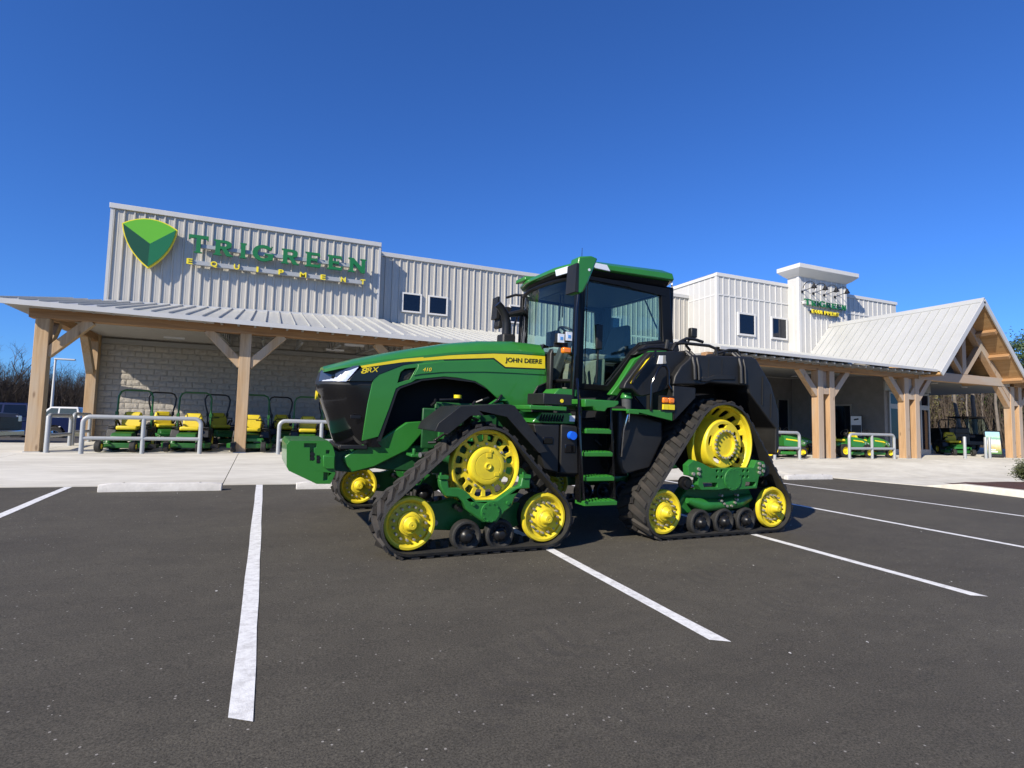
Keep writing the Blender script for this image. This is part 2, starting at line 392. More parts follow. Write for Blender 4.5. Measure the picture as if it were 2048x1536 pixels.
# ------------------------------------------------------------------ ground materials
def asphalt_mat():
    m, n, l, b = nt('asphalt')
    tc = n.new('ShaderNodeTexCoord')
    def noise(scale, detail=4, rough=0.6, st=(1, 1, 1)):
        mp = n.new('ShaderNodeMapping'); mp.inputs['Scale'].default_value = st; l.new(tc.outputs['Object'], mp.inputs['Vector'])
        x = n.new('ShaderNodeTexNoise'); x.inputs['Scale'].default_value = scale; x.inputs['Detail'].default_value = detail; x.inputs['Roughness'].default_value = rough
        l.new(mp.outputs[0], x.inputs['Vector']); return x.outputs['Fac']
    big = noise(0.35, 5, 0.6, (1, 1.8, 1)); mid = noise(2.6, 8, 0.75, (1, 1.6, 1)); fine = noise(95, 5, 0.85)
    sp = n.new('ShaderNodeTexVoronoi'); sp.inputs['Scale'].default_value = 26; l.new(tc.outputs['Object'], sp.inputs['Vector'])
    def ramp(src, p0, c0, p1, c1):
        r = n.new('ShaderNodeValToRGB'); e = r.color_ramp.elements; e[0].position = p0; e[0].color = (*c0, 1); e[1].position = p1; e[1].color = (*c1, 1)
        l.new(src, r.inputs[0]); return r.outputs[0]
    def mul(a, c, f=1.0):
        x = n.new('ShaderNodeMix'); x.data_type = 'RGBA'; x.blend_type = 'MULTIPLY'; x.inputs[0].default_value = f
        l.new(a, x.inputs[6]); l.new(c, x.inputs[7]); return x.outputs[2]
    base = ramp(big, 0.35, (0.066, 0.060, 0.048), 0.68, (0.083, 0.076, 0.060))
    base = mul(base, ramp(mid, 0.32, (0.84, 0.84, 0.84), 0.68, (1.12, 1.11, 1.09)))
    base = mul(base, ramp(fine, 0.34, (0.22, 0.22, 0.22), 0.66, (1.85, 1.83, 1.80)))
    # pale stone chips in the mix
    mx = n.new('ShaderNodeMix'); mx.data_type = 'RGBA'; mx.inputs[7].default_value = (0.30, 0.28, 0.25, 1)
    lt = n.new('ShaderNodeMath'); lt.operation = 'LESS_THAN'; lt.inputs[1].default_value = 0.16; l.new(sp.outputs['Distance'], lt.inputs[0])
    sc = n.new('ShaderNodeSeparateColor'); l.new(sp.outputs['Color'], sc.inputs[0])
    gt = n.new('ShaderNodeMath'); gt.operation = 'GREATER_THAN'; gt.inputs[1].default_value = 0.90; l.new(sc.outputs[0], gt.inputs[0])
    mm = n.new('ShaderNodeMath'); mm.operation = 'MULTIPLY'; l.new(lt.outputs[0], mm.inputs[0]); l.new(gt.outputs[0], mm.inputs[1])
    l.new(mm.outputs[0], mx.inputs[0]); l.new(base, mx.inputs[6])
    # tread prints left by a tracked machine turning in: two curved bands of dark bars
    sx = n.new('ShaderNodeSeparateXYZ'); l.new(tc.outputs['Object'], sx.inputs[0])
    def M(op, a, c=None, clamp=False):
        x = n.new('ShaderNodeMath'); x.operation = op; x.use_clamp = clamp
        for i, q in enumerate((a, c)):
            if q is None: continue
            if isinstance(q, (int, float)): x.inputs[i].default_value = q
            else: l.new(q, x.inputs[i])
        return x.outputs[0]
    cx, cy = 9.0, -9.0
    dx = M('SUBTRACT', sx.outputs[0], cx); dy = M('SUBTRACT', sx.outputs[1], cy)
    rad = M('SQRT', M('ADD', M('MULTIPLY', dx, dx), M('MULTIPLY', dy, dy))); ang = M('ARCTAN2', dy, dx)
    tot = None
    for r0 in (13.45, 14.25):
        u = M('SUBTRACT', rad, r0); au = M('ABSOLUTE', u)
        band = M('MULTIPLY', M('SUBTRACT', 0.30, au), 14, True)
        bars = M('MULTIPLY', M('SUBTRACT', M('SINE', M('ADD', M('MULTIPLY', ang, 520.0), M('MULTIPLY', au, 22.0))), 0.15), 2.5, True)
        tot = M('MULTIPLY', band, bars) if tot is None else M('MAXIMUM', tot, M('MULTIPLY', band, bars))
    wear = M('MULTIPLY', M('SUBTRACT', noise(0.9, 3), 0.40), 4.0, True)
    fac = M('MULTIPLY', M('MULTIPLY', tot, wear), 0.34)
    m3 = n.new('ShaderNodeMix'); m3.data_type = 'RGBA'; m3.inputs[7].default_value = (0.045, 0.041, 0.037, 1)
    l.new(fac, m3.inputs[0]); l.new(mx.outputs[2], m3.inputs[6])
    l.new(m3.outputs[2], b.inputs['Base Color']); b.inputs['Roughness'].default_value = 0.88; b.inputs['Specular IOR Level'].default_value = 0.3
    bp = n.new('ShaderNodeBump'); bp.inputs['Strength'].default_value = 0.55; bp.inputs['Distance'].default_value = 0.006
    l.new(fine, bp.inputs['Height']); l.new(bp.outputs[0], b.inputs['Normal'])
asphalt_mat()
def concrete_mat():
    m, n, l, b = nt('concrete')
    tc = n.new('ShaderNodeTexCoord')
    def noise(scale, detail, st=(1, 1, 1)):
        mp = n.new('ShaderNodeMapping'); mp.inputs['Scale'].default_value = st; l.new(tc.outputs['Object'], mp.inputs['Vector'])
        x = n.new('ShaderNodeTexNoise'); x.inputs['Scale'].default_value = scale; x.inputs['Detail'].default_value = detail; x.inputs['Roughness'].default_value = 0.65
        l.new(mp.outputs[0], x.inputs['Vector']); return x.outputs['Fac']
    r = n.new('ShaderNodeValToRGB'); e = r.color_ramp.elements
    e[0].position = 0.3; e[0].color = (0.48, 0.45, 0.375, 1); e[1].position = 0.62; e[1].color = (0.66, 0.635, 0.55, 1)
    l.new(noise(0.5, 6, (0.6, 1.5, 1)), r.inputs[0])
    r2 = n.new('ShaderNodeValToRGB'); e = r2.color_ramp.elements
    e[0].position = 0.3; e[0].color = (0.86, 0.86, 0.86, 1); e[1].position = 0.7; e[1].color = (1.06, 1.06, 1.06, 1)
    l.new(noise(3.5, 7, (0.5, 2, 1)), r2.inputs[0])
    mx = n.new('ShaderNodeMix'); mx.data_type = 'RGBA'; mx.blend_type = 'MULTIPLY'; mx.inputs[0].default_value = 1
    l.new(r.outputs[0], mx.inputs[6]); l.new(r2.outputs[0], mx.inputs[7]); l.new(mx.outputs[2], b.inputs['Base Color'])
    b.inputs['Roughness'].default_value = 0.9
    bp = n.new('ShaderNodeBump'); bp.inputs['Strength'].default_value = 0.25; bp.inputs['Distance'].default_value = 0.01
    l.new(noise(60, 4), bp.inputs['Height']); l.new(bp.outputs[0], b.inputs['Normal'])
concrete_mat()
def paint_mat():
    m, n, l, b = nt('road_paint')
    tc = n.new('ShaderNodeTexCoord')
    no = n.new('ShaderNodeTexNoise'); no.inputs['Scale'].default_value = 14; no.inputs['Detail'].default_value = 8; no.inputs['Roughness'].default_value = 0.75
    l.new(tc.outputs['Object'], no.inputs['Vector'])
    r = n.new('ShaderNodeValToRGB'); e = r.color_ramp.elements
    e[0].position = 0.28; e[0].color = (0.44, 0.43, 0.41, 1); e[1].position = 0.56; e[1].color = (0.76, 0.76, 0.74, 1)
    l.new(no.outputs['Fac'], r.inputs[0]); l.new(r.outputs[0], b.inputs['Base Color']); b.inputs['Roughness'].default_value = 0.7
    bp = n.new('ShaderNodeBump'); bp.inputs['Strength'].default_value = 0.4; bp.inputs['Distance'].default_value = 0.006
    n2 = n.new('ShaderNodeTexNoise'); n2.inputs['Scale'].default_value = 120; l.new(tc.outputs['Object'], n2.inputs['Vector'])
    l.new(n2.outputs['Fac'], bp.inputs['Height']); l.new(bp.outputs[0], b.inputs['Normal'])
paint_mat()
pm('dry_grass', (0.16, 0.135, 0.07), 0.95, 0, 0.4, 0.5, bump=0.5, bscale=8, col2=(0.09, 0.10, 0.04))
pm('joint_dark', (0.05, 0.045, 0.04), 0.95)

# ------------------------------------------------------------------ ground, lot, apron
def gz(x, y): return GA * max(-45, min(45, x)) + GB * max(-40, min(18, y)) - .033 * max(0, min(12, y - 18))
def rng(a, b, n): return [a + (b - a) * i / n for i in range(n + 1)]
ground = grid([-600, -200, -90, -45, -20, 0, 20, 45, 90, 200, 600], [-300, -60, -40, 0, 18, 30, 60, 120, 300, 900], lambda x, y: gz(x, y) - 0.10).build('ground', 'dry_grass', smooth=False)
tag(ground, kind='structure')
lotm = grid([-45, -20, 0, 15.9, 16.45], [-40, -10, 0, 6, 11.47], lot)
lg_ = lambda x, y: gz(x, y) + .004
for xa, xb, ya, yb in ((-45, -8.8, 11.47, 18), (-45, -8.8, 18, 30), (-45, -6, 30, 46), (-8.8, -6.6, 22.2, 30)):
    lotm.add([(xa, ya, lg_(xa, ya)), (xb, ya, lg_(xb, ya)), (xb, yb, lg_(xb, yb)), (xa, yb, lg_(xa, yb))], [(0, 1, 2, 3)])
lot_o = tag(lotm.build('parking_lot', 'asphalt', smooth=False), kind='structure')
def line(x0, y0, x1, y1, w=0.112):
    m = MB(); n = 14; random.seed(int(x0 * 100)); d = Vector((x1 - x0, y1 - y0)); s = Vector((d.y, -d.x)).normalized() * w / 2
    L_, R_ = [], []
    for i in range(n + 1):
        t = i / n; px, py = x0 + d.x * t, y0 + d.y * t
        j = random.uniform(-.004, .004); k = random.uniform(-.004, .004)
        e = 0.03 if i == n else 0
        L_.append((px + s.x + j, py + s.y + (0.05 if i == n else 0), lot(px, py) + 0.004)); R_.append((px - s.x + k, py - s.y - e, lot(px, py) + 0.004))
    m.add(L_ + R_, [(i, i + 1, n + 2 + i, n + 1 + i) for i in range(n)])
    return m.build('painted_line', 'road_paint', lot_o, smooth=False)
for a in ((-2.895, 11.45, -2.915, 3.05), (-0.04, 11.45, -0.036, 3.04), (3.08, 11.45, 2.93, 3.07), (6.17, 11.45, 6.08, 3.14), (9.06, 11.45, 9.36, 3.1), (12.05, 11.45, 13.05, 4.0)):
    line(*a)
apron = tag(grid([-8.8, -5, 0, 5, 13.3, 14.3, 15.3, 16.2, 16.9, 25, 45], [9.3, 11.46, 13.95, 17.35, 20, 27], lambda x, y: min(apron_z(x, y), 0.9) - 0.11).build('concrete_apron', 'joint_dark', smooth=False), kind='structure')
def slab(poly_x0, poly_x1, y0, y1, cut=None):
    """one poured concrete slab with its own thickness and joints around it"""
    g = 0.008; x0, x1 = poly_x0 + g, poly_x1 - g; y0 += 0 if y0 < 11.5 else g; y1 -= g
    ys = sorted(set([y0, y1] + [y for y in (11.46, 13.95, 14.95, 17.35, 18.35) if y0 < y < y1])); xs = rng(x0, x1, 3)
    top = []
    for y in ys:
        for x in xs:
            xx = x
            if cut and y < cut[1]: xx = x0 + cut[0](y) + (x - x0) * (x1 - x0 - cut[0](y)) / (x1 - x0)
            top.append((xx, y, apron_z(xx, y)))
    nx, ny = len(xs), len(ys); n = nx * ny
    f = [(j * nx + i, j * nx + i + 1, (j + 1) * nx + i + 1, (j + 1) * nx + i) for j in range(ny - 1) for i in range(nx - 1)]
    rim = [i for i in range(nx)] + [j * nx + nx - 1 for j in range(1, ny)] + [(ny - 1) * nx + i for i in range(nx - 2, -1, -1)] + [j * nx for j in range(ny - 2, 0, -1)]
    lowv = [(top[i][0], top[i][1], top[i][2] - 0.10) for i in rim]
    f += [(rim[k], rim[(k + 1) % len(rim)], n + (k + 1) % len(rim), n + k) for k in range(len(rim))]
    return MB().add(top + lowv, f).build('concrete_slab', 'concrete', apron, smooth=False)
XJ = [-8.8, -5.48, -0.65, 4.18, 9.0, 13.3, 15.2]
for i in range(len(XJ) - 1):
    slab(XJ[i], XJ[i + 1], 11.46, y_front((XJ[i] + XJ[i + 1]) / 2) + 0.55)
    slab(XJ[i], XJ[i + 1], y_front((XJ[i] + XJ[i + 1]) / 2) + 0.55, 23.5 if XJ[i] > -6 else 22.2)
slab(15.2, 19.4, 9.45, 14.5, cut=(lambda y: max(0.0, (11.46 - y) * 0.55), 11.46)); slab(15.2, 19.4, 14.5, 22)
for x0, x1 in ((19.4, 24.46), (24.46, 29.4), (29.4, 34.5), (34.5, 40), (40, 46)):
    slab(x0, x1, 9.45, 14.5); slab(x0, x1, 14.5, 26.0 if x0 > 29 else 22.0)
# planted island on the right: kerb and mulch
kb = MB(); pts = [(16.30, 9.62), (16.42, 8.9), (16.62, 7.5), (16.95, 5.0), (17.3, 1.0), (17.3, -6.0)]
for k in range(len(pts) - 1):
    (xa, ya), (xb, yb) = pts[k], pts[k + 1]; w = 0.34
    ha, hb = (0.02 if k == 0 else 0.15), 0.15
    za, zb = lot(xa, ya), lot(xb, yb)
    kb.hexa([(xa, ya, za - .1), (xb, yb, zb - .1), (xb + w, yb, zb - .1), (xa + w, ya, za - .1), (xa + .02, ya, za + ha), (xb + .02, yb, zb + hb), (xb + w, yb, zb + hb), (xa + w, ya, za + ha)])
tag(kb.build('kerb', 'concrete', bevel=0.02), kind='structure')
bx_ = rng(16.72, 30, 26); by_ = rng(-6, 9.42, 26)
def bed_z(x, y):
    random.seed(int(x * 977 + y * 131)); e = min(1, max(0, (x - 16.72) / 0.5), max(0, (9.42 - y) / 0.4))
    return lot(x, y) + 0.10 + 0.07 * e + random.uniform(-.02, .03)
tag(grid(bx_, by_, bed_z).build('mulch_bed', 'mulch', smooth=True, ang=80), kind='structure')
# wheel stops
def wheel_stop(x0, x1, y, label):
    z = lot((x0 + x1) / 2, y); t = thing('wheel_stop', label, 'wheel stop', ((x0 + x1) / 2, y, z), (0, math.atan(-GA), 0), 'concrete wheel stops at the head of the parking bays')
    L_ = (x1 - x0) / 2; m = MB(); random.seed(int(x0 * 50) + 3)
    prof = [(-.075, 0), (-.075, .055), (-.05, .13), (.05, .13), (.075, .055), (.075, 0)]
    rings = []
    for i, xx in enumerate(rng(-L_, L_, 10)):
        tp = 0.02 if i in (0, 10) else 0
        rings.append([(xx, py + random.uniform(-.002, .002), max(0, pz - (tp if pz > .1 else 0)) + (random.uniform(-.003, .003) if pz > 0 else -.03)) for py, pz in prof])
    m.loft(rings).build('stop_block', 'conc_stop', t, bevel=0.008)
    for s in (-.62, .62):
        MB().cyl((s * L_, 0, .12), (s * L_, 0, .138), .016, seg=10).build('anchor_pin', 'steel', t)
for x0, x1, lb in ((-5.5, -3.76, 'white concrete wheel stop cut off by the left picture edge'), (-2.36, -0.62, 'white concrete wheel stop in the bay left of the long centre line'),
                   (0.56, 2.3, 'white concrete wheel stop below the tractor front weight'),
                   (13.1, 14.86, 'pale concrete wheel stop right of the tractor at the apron edge')):
    wheel_stop(x0, x1, 10.86 if x0 < 12 else 11.3, lb)
for x, y, lb in ((-9.6, 24.3, 'concrete wheel stop in front of the blue pickup truck'),):
    t = thing('wheel_stop', lb, 'wheel stop', (x, y, lot(x, y)), (0, 0, R(14)), 'concrete wheel stops at the head of the parking bays')
    MB().prism([(-.075, 0), (-.075, .055), (-.05, .13), (.05, .13), (.075, .055), (.075, 0)], 'x', -.9, .9).build('stop_block', 'conc_stop', t, bevel=0.008)

# ------------------------------------------------------------------ store building
SW, MW, WW, TWF = 23.5, 24.15, 22.0, 21.3     # planes of the sign wall, middle wall, white wall, tower front
store = thing('store_building', 'long store with ribbed metal walls, split-face block base and white board-and-batten entrance block', 'building', (0, 0, 0.5))
def S(m, name, mat, parent=store, **k):
    o = m.build(name, mat, parent, **k); o.location.z = -0.5 if parent is store else 0
    return o
# ribbed wall sheets
def rib_panel(w, z0, z1):
    pr = []; x = 0.0; st = w / round(w / .3048)
    for _ in range(round(w / .3048)):
        pr += [(x, 0), (x + .022, -.050), (x + .060, -.050), (x + .082, 0), (x + .17, 0), (x + .176, -.006), (x + .196, -.006), (x + .202, 0)]; x += st
    pr.append((w, 0)); n = len(pr)
    m = MB(); m.add([(px, py, z0) for px, py in pr] + [(px, py, z1) for px, py in pr], [(i, i + 1, n + i + 1, n + i) for i in range(n - 1)])
    return m
def rib_wall(x0, x1, y, z0, z1):
    n = max(1, round((x1 - x0) / 0.9144)); w = (x1 - x0) / n; me = rib_panel(w, z0, z1).mesh('wall_panel', 'metal_wall', False)
    for i in range(n): inst('wall_panel', me, store, (x0 + i * w, y, -0.5))
S(MB().box(-5.34, 4.0, SW + .04, SW + 16, 4.9, 8.95), 'wall', 'metal_wall', smooth=False)
S(MB().box(4.0, 20.9, MW + .04, MW + 15, .3, 8.7), 'wall', 'metal_wall', smooth=False)
rib_wall(-5.30, 4.0, SW, 4.95, 8.93); rib_wall(4.06, 20.8, MW, 5.2, 8.76)
S(MB().box(-5.40, 4.07, SW - .09, SW + .3, 8.84, 9.02).box(-5.40, -5.34, SW - .06, SW + 16, 8.84, 9.02), 'coping', 'metal_trim', bevel=.01)
S(MB().box(-5.37, -5.27, SW - .05, SW + .2, 4.95, 8.84), 'corner_trim', 'metal_trim'); S(MB().box(3.97, 4.06, SW - .05, MW + .03, 4.95, 8.84), 'corner_trim', 'metal_trim')
S(MB().box(4.07, 20.95, MW - .09, MW + .3, 8.66, 8.84), 'coping', 'metal_trim', bevel=.01)
# sign block side return, ribbed
me = rib_panel(0.5, 4.95, 8.84).mesh('wall_panel', 'metal_wall', False); inst('wall_panel', me, store, (4.055, SW + .04, -.5), (0, 0, R(90)))
# split-face block base wall under the porch
S(MB().box(-5.36, 20.8, SW + .03, SW + .5, .35, 5.2), 'block_backing', 'mortar', smooth=False)
def rock_block(w, h, seed):
    random.seed(seed); nx, nz = 7, 4; m = MB(); V = []
    for j in range(nz + 1):
        for i in range(nx + 1):
            e = (i in (0, nx)) or (j in (0, nz)); d = 0.0 if e else random.uniform(.008, .030)
            V.append((w * i / nx + (0 if e else random.uniform(-.012, .012)), -d - (.006 if e else 0), h * j / nz + (0 if e else random.uniform(-.01, .01))))
    f = [(j * (nx + 1) + i, j * (nx + 1) + i + 1, (j + 1) * (nx + 1) + i + 1, (j + 1) * (nx + 1) + i) for j in range(nz) for i in range(nx)]
    b0 = len(V); rim = list(range(nx + 1)) + [(j + 1) * (nx + 1) - 1 for j in range(1, nz + 1)] + [nz * (nx + 1) + i for i in range(nx - 1, -1, -1)] + [j * (nx + 1) for j in range(nz - 1, 0, -1)]
    V += [(V[i][0], .03, V[i][2]) for i in rim]; k = len(rim)
    f += [(rim[q], rim[(q + 1) % k], b0 + (q + 1) % k, b0 + q) for q in range(k)]
    return m.add(V, f)
BL, BH = 0.4064, 0.2032
variants = [rock_block(BL - .012, BH - .012, s).mesh('block', 'block', True, 25) for s in range(8)]
halfs = [rock_block(BL / 2 - .012, BH - .012, s + 50).mesh('block', 'block', True, 25) for s in range(3)]
rest = MB(); random.seed(5); cand = []
for row in range(21):
    z = 0.60 + row * BH; x = -5.34 - (BL / 2 if row % 2 else 0)
    while x < 14:
        if x < -5.4: cand.append((x + BL / 2, z, True))
        else: cand.append((x, z, False))
        x += BL
cand.sort(key=lambda c: (c[0] > 3.0, c[0]))
near = [c for c in cand if c[0] < 1.6 and c[1] < 4.6]
near.sort(key=lambda c: c[0]); near = near[:300]; ns = set(near)
for c in near:
    inst('block', random.choice(halfs if c[2] else variants), store, (c[0], SW, c[1] - .5))
src = [rock_block(BL - .012, BH - .012, s + 20) for s in range(4)]
for c in cand:
    if c not in ns:
        q = random.choice(src); rest.add([(vx + c[0], vy + SW, vz + c[1]) for vx, vy, vz in q.v], q.f)
tag(S(rest, 'block_courses', 'block', ang=25), kind='stuff')
# corner return of block wall seen at the left end
for row in range(21):
    inst('block', random.choice(variants), store, (-5.37, SW + BL + (0 if row % 2 else -.02), .1 + row * BH), (0, 0, R(-90)))
S(MB().box(-5.3, 14, SW - .12, SW - .052, 4.06, 4.22), 'ledger', 'joist_gray')
# upper windows
def window(x0, x1, z0, z1, y, fw, mat='white_trim', blind=False):
    f = MB().prism([(x0, z0), (x1, z0), (x1, z1), (x0, z1)], 'y', y - .075, y + .02, [[(x0 + fw, z0 + fw), (x1 - fw, z0 + fw), (x1 - fw, z1 - fw), (x0 + fw, z1 - fw)]])
    fo = S(f, 'window', mat, bevel=.004)
    MB().box(x0 + fw - .005, x1 - fw + .005, y - .052, y - .045, z0 + fw - .005, z1 - fw + .005).build('pane', 'window_glass', fo)
    MB().box(x0 + fw, x1 - fw, y - .040, y - .037, z0 + fw, z1 - fw).build('reveal', 'black_matte', fo)
    if blind: MB().box(x1 - fw - .22, x1 - fw - .03, y - .044, y - .042, z0 + fw, z1 - fw).build('blind', 'cab_tan', fo)
for x0, x1 in ((5.14, 6.02), (6.31, 7.21), (10.2, 11.07), (15.55, 16.4)): window(x0, x1, 6.33, 7.19, MW - .03, .07, 'white_trim')
# white board-and-batten block
S(MB().box(20.82, 34.97, WW, WW + 14, 4.4, 9.5), 'wall', 'white_board', smooth=False)
S(MB().box(20.84, 34.95, WW + .02, WW + 14, .4, 4.4), 'wall', 'block_smooth', smooth=False)
S(MB().box(20.76, 35.03, WW - .06, WW + .3, 9.42, 9.60).box(20.76, 21.0, WW + .3, WW + 8, 9.42, 9.60), 'coping', 'white_trim', bevel=.01)
S(MB().box(25.83, 29.53, TWF, WW - .002, 4.4, 9.95), 'tower', 'white_board', smooth=False)
S(MB().box(25.80, 25.97, TWF - .03, TWF + .1, 4.4, 9.95), 'corner_trim', 'white_trim'); S(MB().box(29.39, 29.56, TWF - .03, TWF + .1, 4.4, 9.95), 'corner_trim', 'white_trim')
S(MB().box(20.78, 20.93, WW - .03, WW + .12, 4.6, 9.42), 'corner_trim', 'white_trim')
cr_ = [[(25.80, TWF - .03, 9.88), (29.56, TWF - .03, 9.88), (29.56, TWF + .68, 9.88), (25.80, TWF + .68, 9.88)],
       [(25.60, TWF - .22, 10.0), (29.76, TWF - .22, 10.0), (29.76, TWF + .8, 10.0), (25.60, TWF + .8, 10.0)],
       [(25.36, TWF - .47, 10.22), (30.0, TWF - .47, 10.22), (30.0, TWF + 1.0, 10.22), (25.36, TWF + 1.0, 10.22)],
       [(25.36, TWF - .47, 10.44), (30.0, TWF - .47, 10.44), (30.0, TWF + 1.0, 10.44), (25.36, TWF + 1.0, 10.44)]]
S(MB().loft(cr_), 'tower_cap', 'white_trim', bevel=.01)
def battens(x0, x1, y, z0, z1, seam, skip=(), depth=.03):
    me1 = MB().box(-.032, .032, -depth, .004, z0, seam - .02).mesh('batten', 'white_trim', False); me2 = MB().box(-.032, .032, -depth, .004, seam + .05, z1).mesh('batten', 'white_trim', False)
    x = x0 + .41
    while x < x1 - .1:
        blk = [w for w in skip if w[0] - .05 < x < w[1] + .05]
        if not blk: inst('batten', me1, store, (x, y, -.5))
        else:
            w = blk[0]; inst('batten', MB().box(-.032, .032, -depth, .004, z0, w[2]).mesh('batten', 'white_trim', False), store, (x, y, -.5))
            inst('batten', MB().box(-.032, .032, -depth, .004, w[3], seam - .02).mesh('batten', 'white_trim', False), store, (x, y, -.5))
        inst('batten', me2, store, (x, y, -.5)); x += .41
    S(MB().box(x0 + .1, x1, y - .035, y + .004, seam - .02, seam + .05), 'band', 'white_trim')
WIN = [(22.16, 23.39, 6.47, 7.69), (24.5, 25.70, 6.47, 7.69)]
battens(20.82, 25.80, WW, 5.0, 9.42, 8.46, WIN); battens(29.56, 34.97, WW, 5.0, 9.42, 8.46); battens(25.88, 29.5, TWF, 4.6, 9.88, 8.5)
for w in WIN: window(*w, WW - .01, .10, 'white_trim', True)
me = MB().box(-.012, .004, -.032, .032, 5.3, 9.4).mesh('batten', 'white_trim', False)
for k in range(5): inst('batten', me, store, (20.82, WW + .45 + .42 * k, -.5))
S(MB().box(20.805, 20.824, WW + .1, MW, 8.44, 8.51), 'band', 'white_trim')
for k in range(1): inst('batten', me, store, (25.83, TWF + .35, -.5))
# entrance vestibule under the gable
S(MB().box(26.0, 29.3, 17.0, 21.99, .45, 4.9), 'vestibule', 'block_smooth', smooth=False)
S(MB().box(25.96, 29.34, 16.93, 16.999, 3.55, 3.95), 'vestibule_band', 'alum')
def glazed_door(x0, x1, y, z0, z1, tz):
    f = MB(); fw = .09
    f.prism([(x0, z0), (x1, z0), (x1, z1), (x0, z1)], 'y', y - .08, y - .001,
            [[(x0 + fw, z0 + .25), ((x0 + x1) / 2 - .05, z0 + .25), ((x0 + x1) / 2 - .05, tz), (x0 + fw, tz)], [((x0 + x1) / 2 + .05, z0 + .25), (x1 - fw, z0 + .25), (x1 - fw, tz), ((x0 + x1) / 2 + .05, tz)],
             [(x0 + fw, tz + .22), ((x0 + x1) / 2 - .03, tz + .22), ((x0 + x1) / 2 - .03, z1 - fw), (x0 + fw, z1 - fw)], [((x0 + x1) / 2 + .03, tz + .22), (x1 - fw, tz + .22), (x1 - fw, z1 - fw), ((x0 + x1) / 2 + .03, z1 - fw)]])
    o = S(f, 'entrance_door', 'alum', bevel=.004)
    for a, b_ in ((x0 + fw, (x0 + x1) / 2 - .05), ((x0 + x1) / 2 + .05, x1 - fw)):
        MB().box(a, b_, y - .05, y - .045, z0 + .25, tz).build('pane', 'window_glass', o); MB().box(a, b_, y - .05, y - .045, tz + .22, z1 - fw).build('pane', 'window_glass', o)
        MB().box(a - .01, b_ + .01, y - .045, y - .03, z0 + 1.05, z0 + 1.13).build('push_bar', 'alum', o)
glazed_door(26.25, 27.75, 17.0, .60, 3.50, 2.72); glazed_door(27.9, 29.2, 17.0, .60, 3.50, 2.72)
# openings in the shaded walls under the right canopy
def side_open(name, x, y0, y1, z0, z1):
    f = S(MB().prism([(y0, z0), (y1, z0), (y1, z1), (y0, z1)], 'x', x - .05, x - .001, [[(y0 + .08, z0 + .08), (y1 - .08, z0 + .08), (y1 - .08, z1 - .08), (y0 + .08, z1 - .08)]]), name, 'alum')
    MB().box(x - .03, x - .02, y0 + .08, y1 - .08, z0 + .08, z1 - .08).build('pane', 'window_glass', f)
side_open('side_door', 26.0, 18.55, 19.6, .62, 2.95)
window(24.9, 25.72, .70, 3.3, WW - .005, .07, 'alum'); window(21.8, 23.2, .70, 3.3, WW - .005, .07, 'alum')

# ------------------------------------------------------------------ lettering on the facade
GLY = {
 'T': ([(0, .74), (0, 1), (1, 1), (1, .74), (.94, .74), (.90, .82), (.61, .82), (.61, .07), (.71, .05), (.71, 0), (.29, 0), (.29, .05), (.39, .07), (.39, .82), (.10, .82), (.06, .74)], []),
 'I': ([(0, 0), (0, .06), (.16, .1), (.16, .9), (0, .94), (0, 1), (1, 1), (1, .94), (.84, .9), (.84, .1), (1, .06), (1, 0)], []),
 'E': ([(0, 0), (0, .06), (.10, .1), (.10, .9), (0, .94), (0, 1), (.92, 1), (.95, .74), (.88, .74), (.84, .82), (.36, .82), (.36, .60), (.66, .60), (.70, .66), (.76, .66), (.76, .38), (.70, .38), (.66, .43), (.36, .43), (.36, .18), (.86, .18), (.92, .28), (1, .28), (.95, 0)], []),
 'N': ([(0, 0), (0, .06), (.09, .1), (.09, .9), (0, .94), (0, 1), (.29, 1), (.74, .40), (.74, .9), (.65, .94), (.65, 1), (1, 1), (1, .94), (.93, .9), (.93, 0), (.75, 0), (.28, .62), (.28, .1), (.37, .06), (.37, 0)], []),
 'R': ([(0, 0), (0, .06), (.09, .1), (.09, .9), (0, .94), (0, 1), (.62, 1), (.80, .96), (.90, .86), (.92, .72), (.88, .58), (.76, .49), (.66, .46), (.90, .1), (1, .06), (1, 0), (.68, 0), (.42, .42), (.34, .42), (.34, .1), (.42, .06), (.42, 0)], [[(.34, .60), (.34, .83), (.58, .83), (.66, .78), (.67, .70), (.64, .63), (.56, .60)]])}
def _g():
    o = []; A = lambda t, rx, ry: (.5 + rx * math.cos(R(t)), .5 + ry * math.sin(R(t)))
    o += [A(t, .5, .52) for t in range(38, 312, 12)]
    o += [(.96, .13), (.96, .40), (1.0, .44), (1.0, .49), (.56, .49), (.56, .40), (.72, .37), (.72, .24)]
    o += [A(t, .27, .33) for t in range(308, 48, -13)] + [(.80, .72), (.86, .72), (.93, .98), (.86, .98)]
    return (o, [])
GLY['G'] = _g()
def letter(ch, x0, x1, z0, z1, y0, y1, parent, mat):
    o, h = GLY[ch]; T = lambda p: (x0 + (x1 - x0) * p[0], z0 + (z1 - z0) * p[1])
    return MB().prism([T(p) for p in o], 'y', y0, y1, [[T(p) for p in q] for q in h]).build('letter', mat, parent)
sg = thing('wordmark_sign', 'green TRIGREEN and yellow EQUIPMENT letters on raceways across the ribbed wall', 'sign', (0, 23.2, 7.0))
for ch, x0, x1, z0, z1 in (('T', -2.88, -2.25, 7.54, 8.19), ('R', -2.07, -1.43, 7.55, 8.12), ('I', -1.20, -.98, 7.55, 8.12), ('G', -.77, -.02, 7.54, 8.14), ('R', .24, .88, 7.55, 8.12), ('E', 1.10, 1.69, 7.55, 8.12), ('E', 1.92, 2.51, 7.55, 8.12), ('N', 2.73, 3.44, 7.55, 8.12)):
    letter(ch, x0, x1, z0 - 7, z1 - 7, -.10, 0.0, sg, 'sign_green')
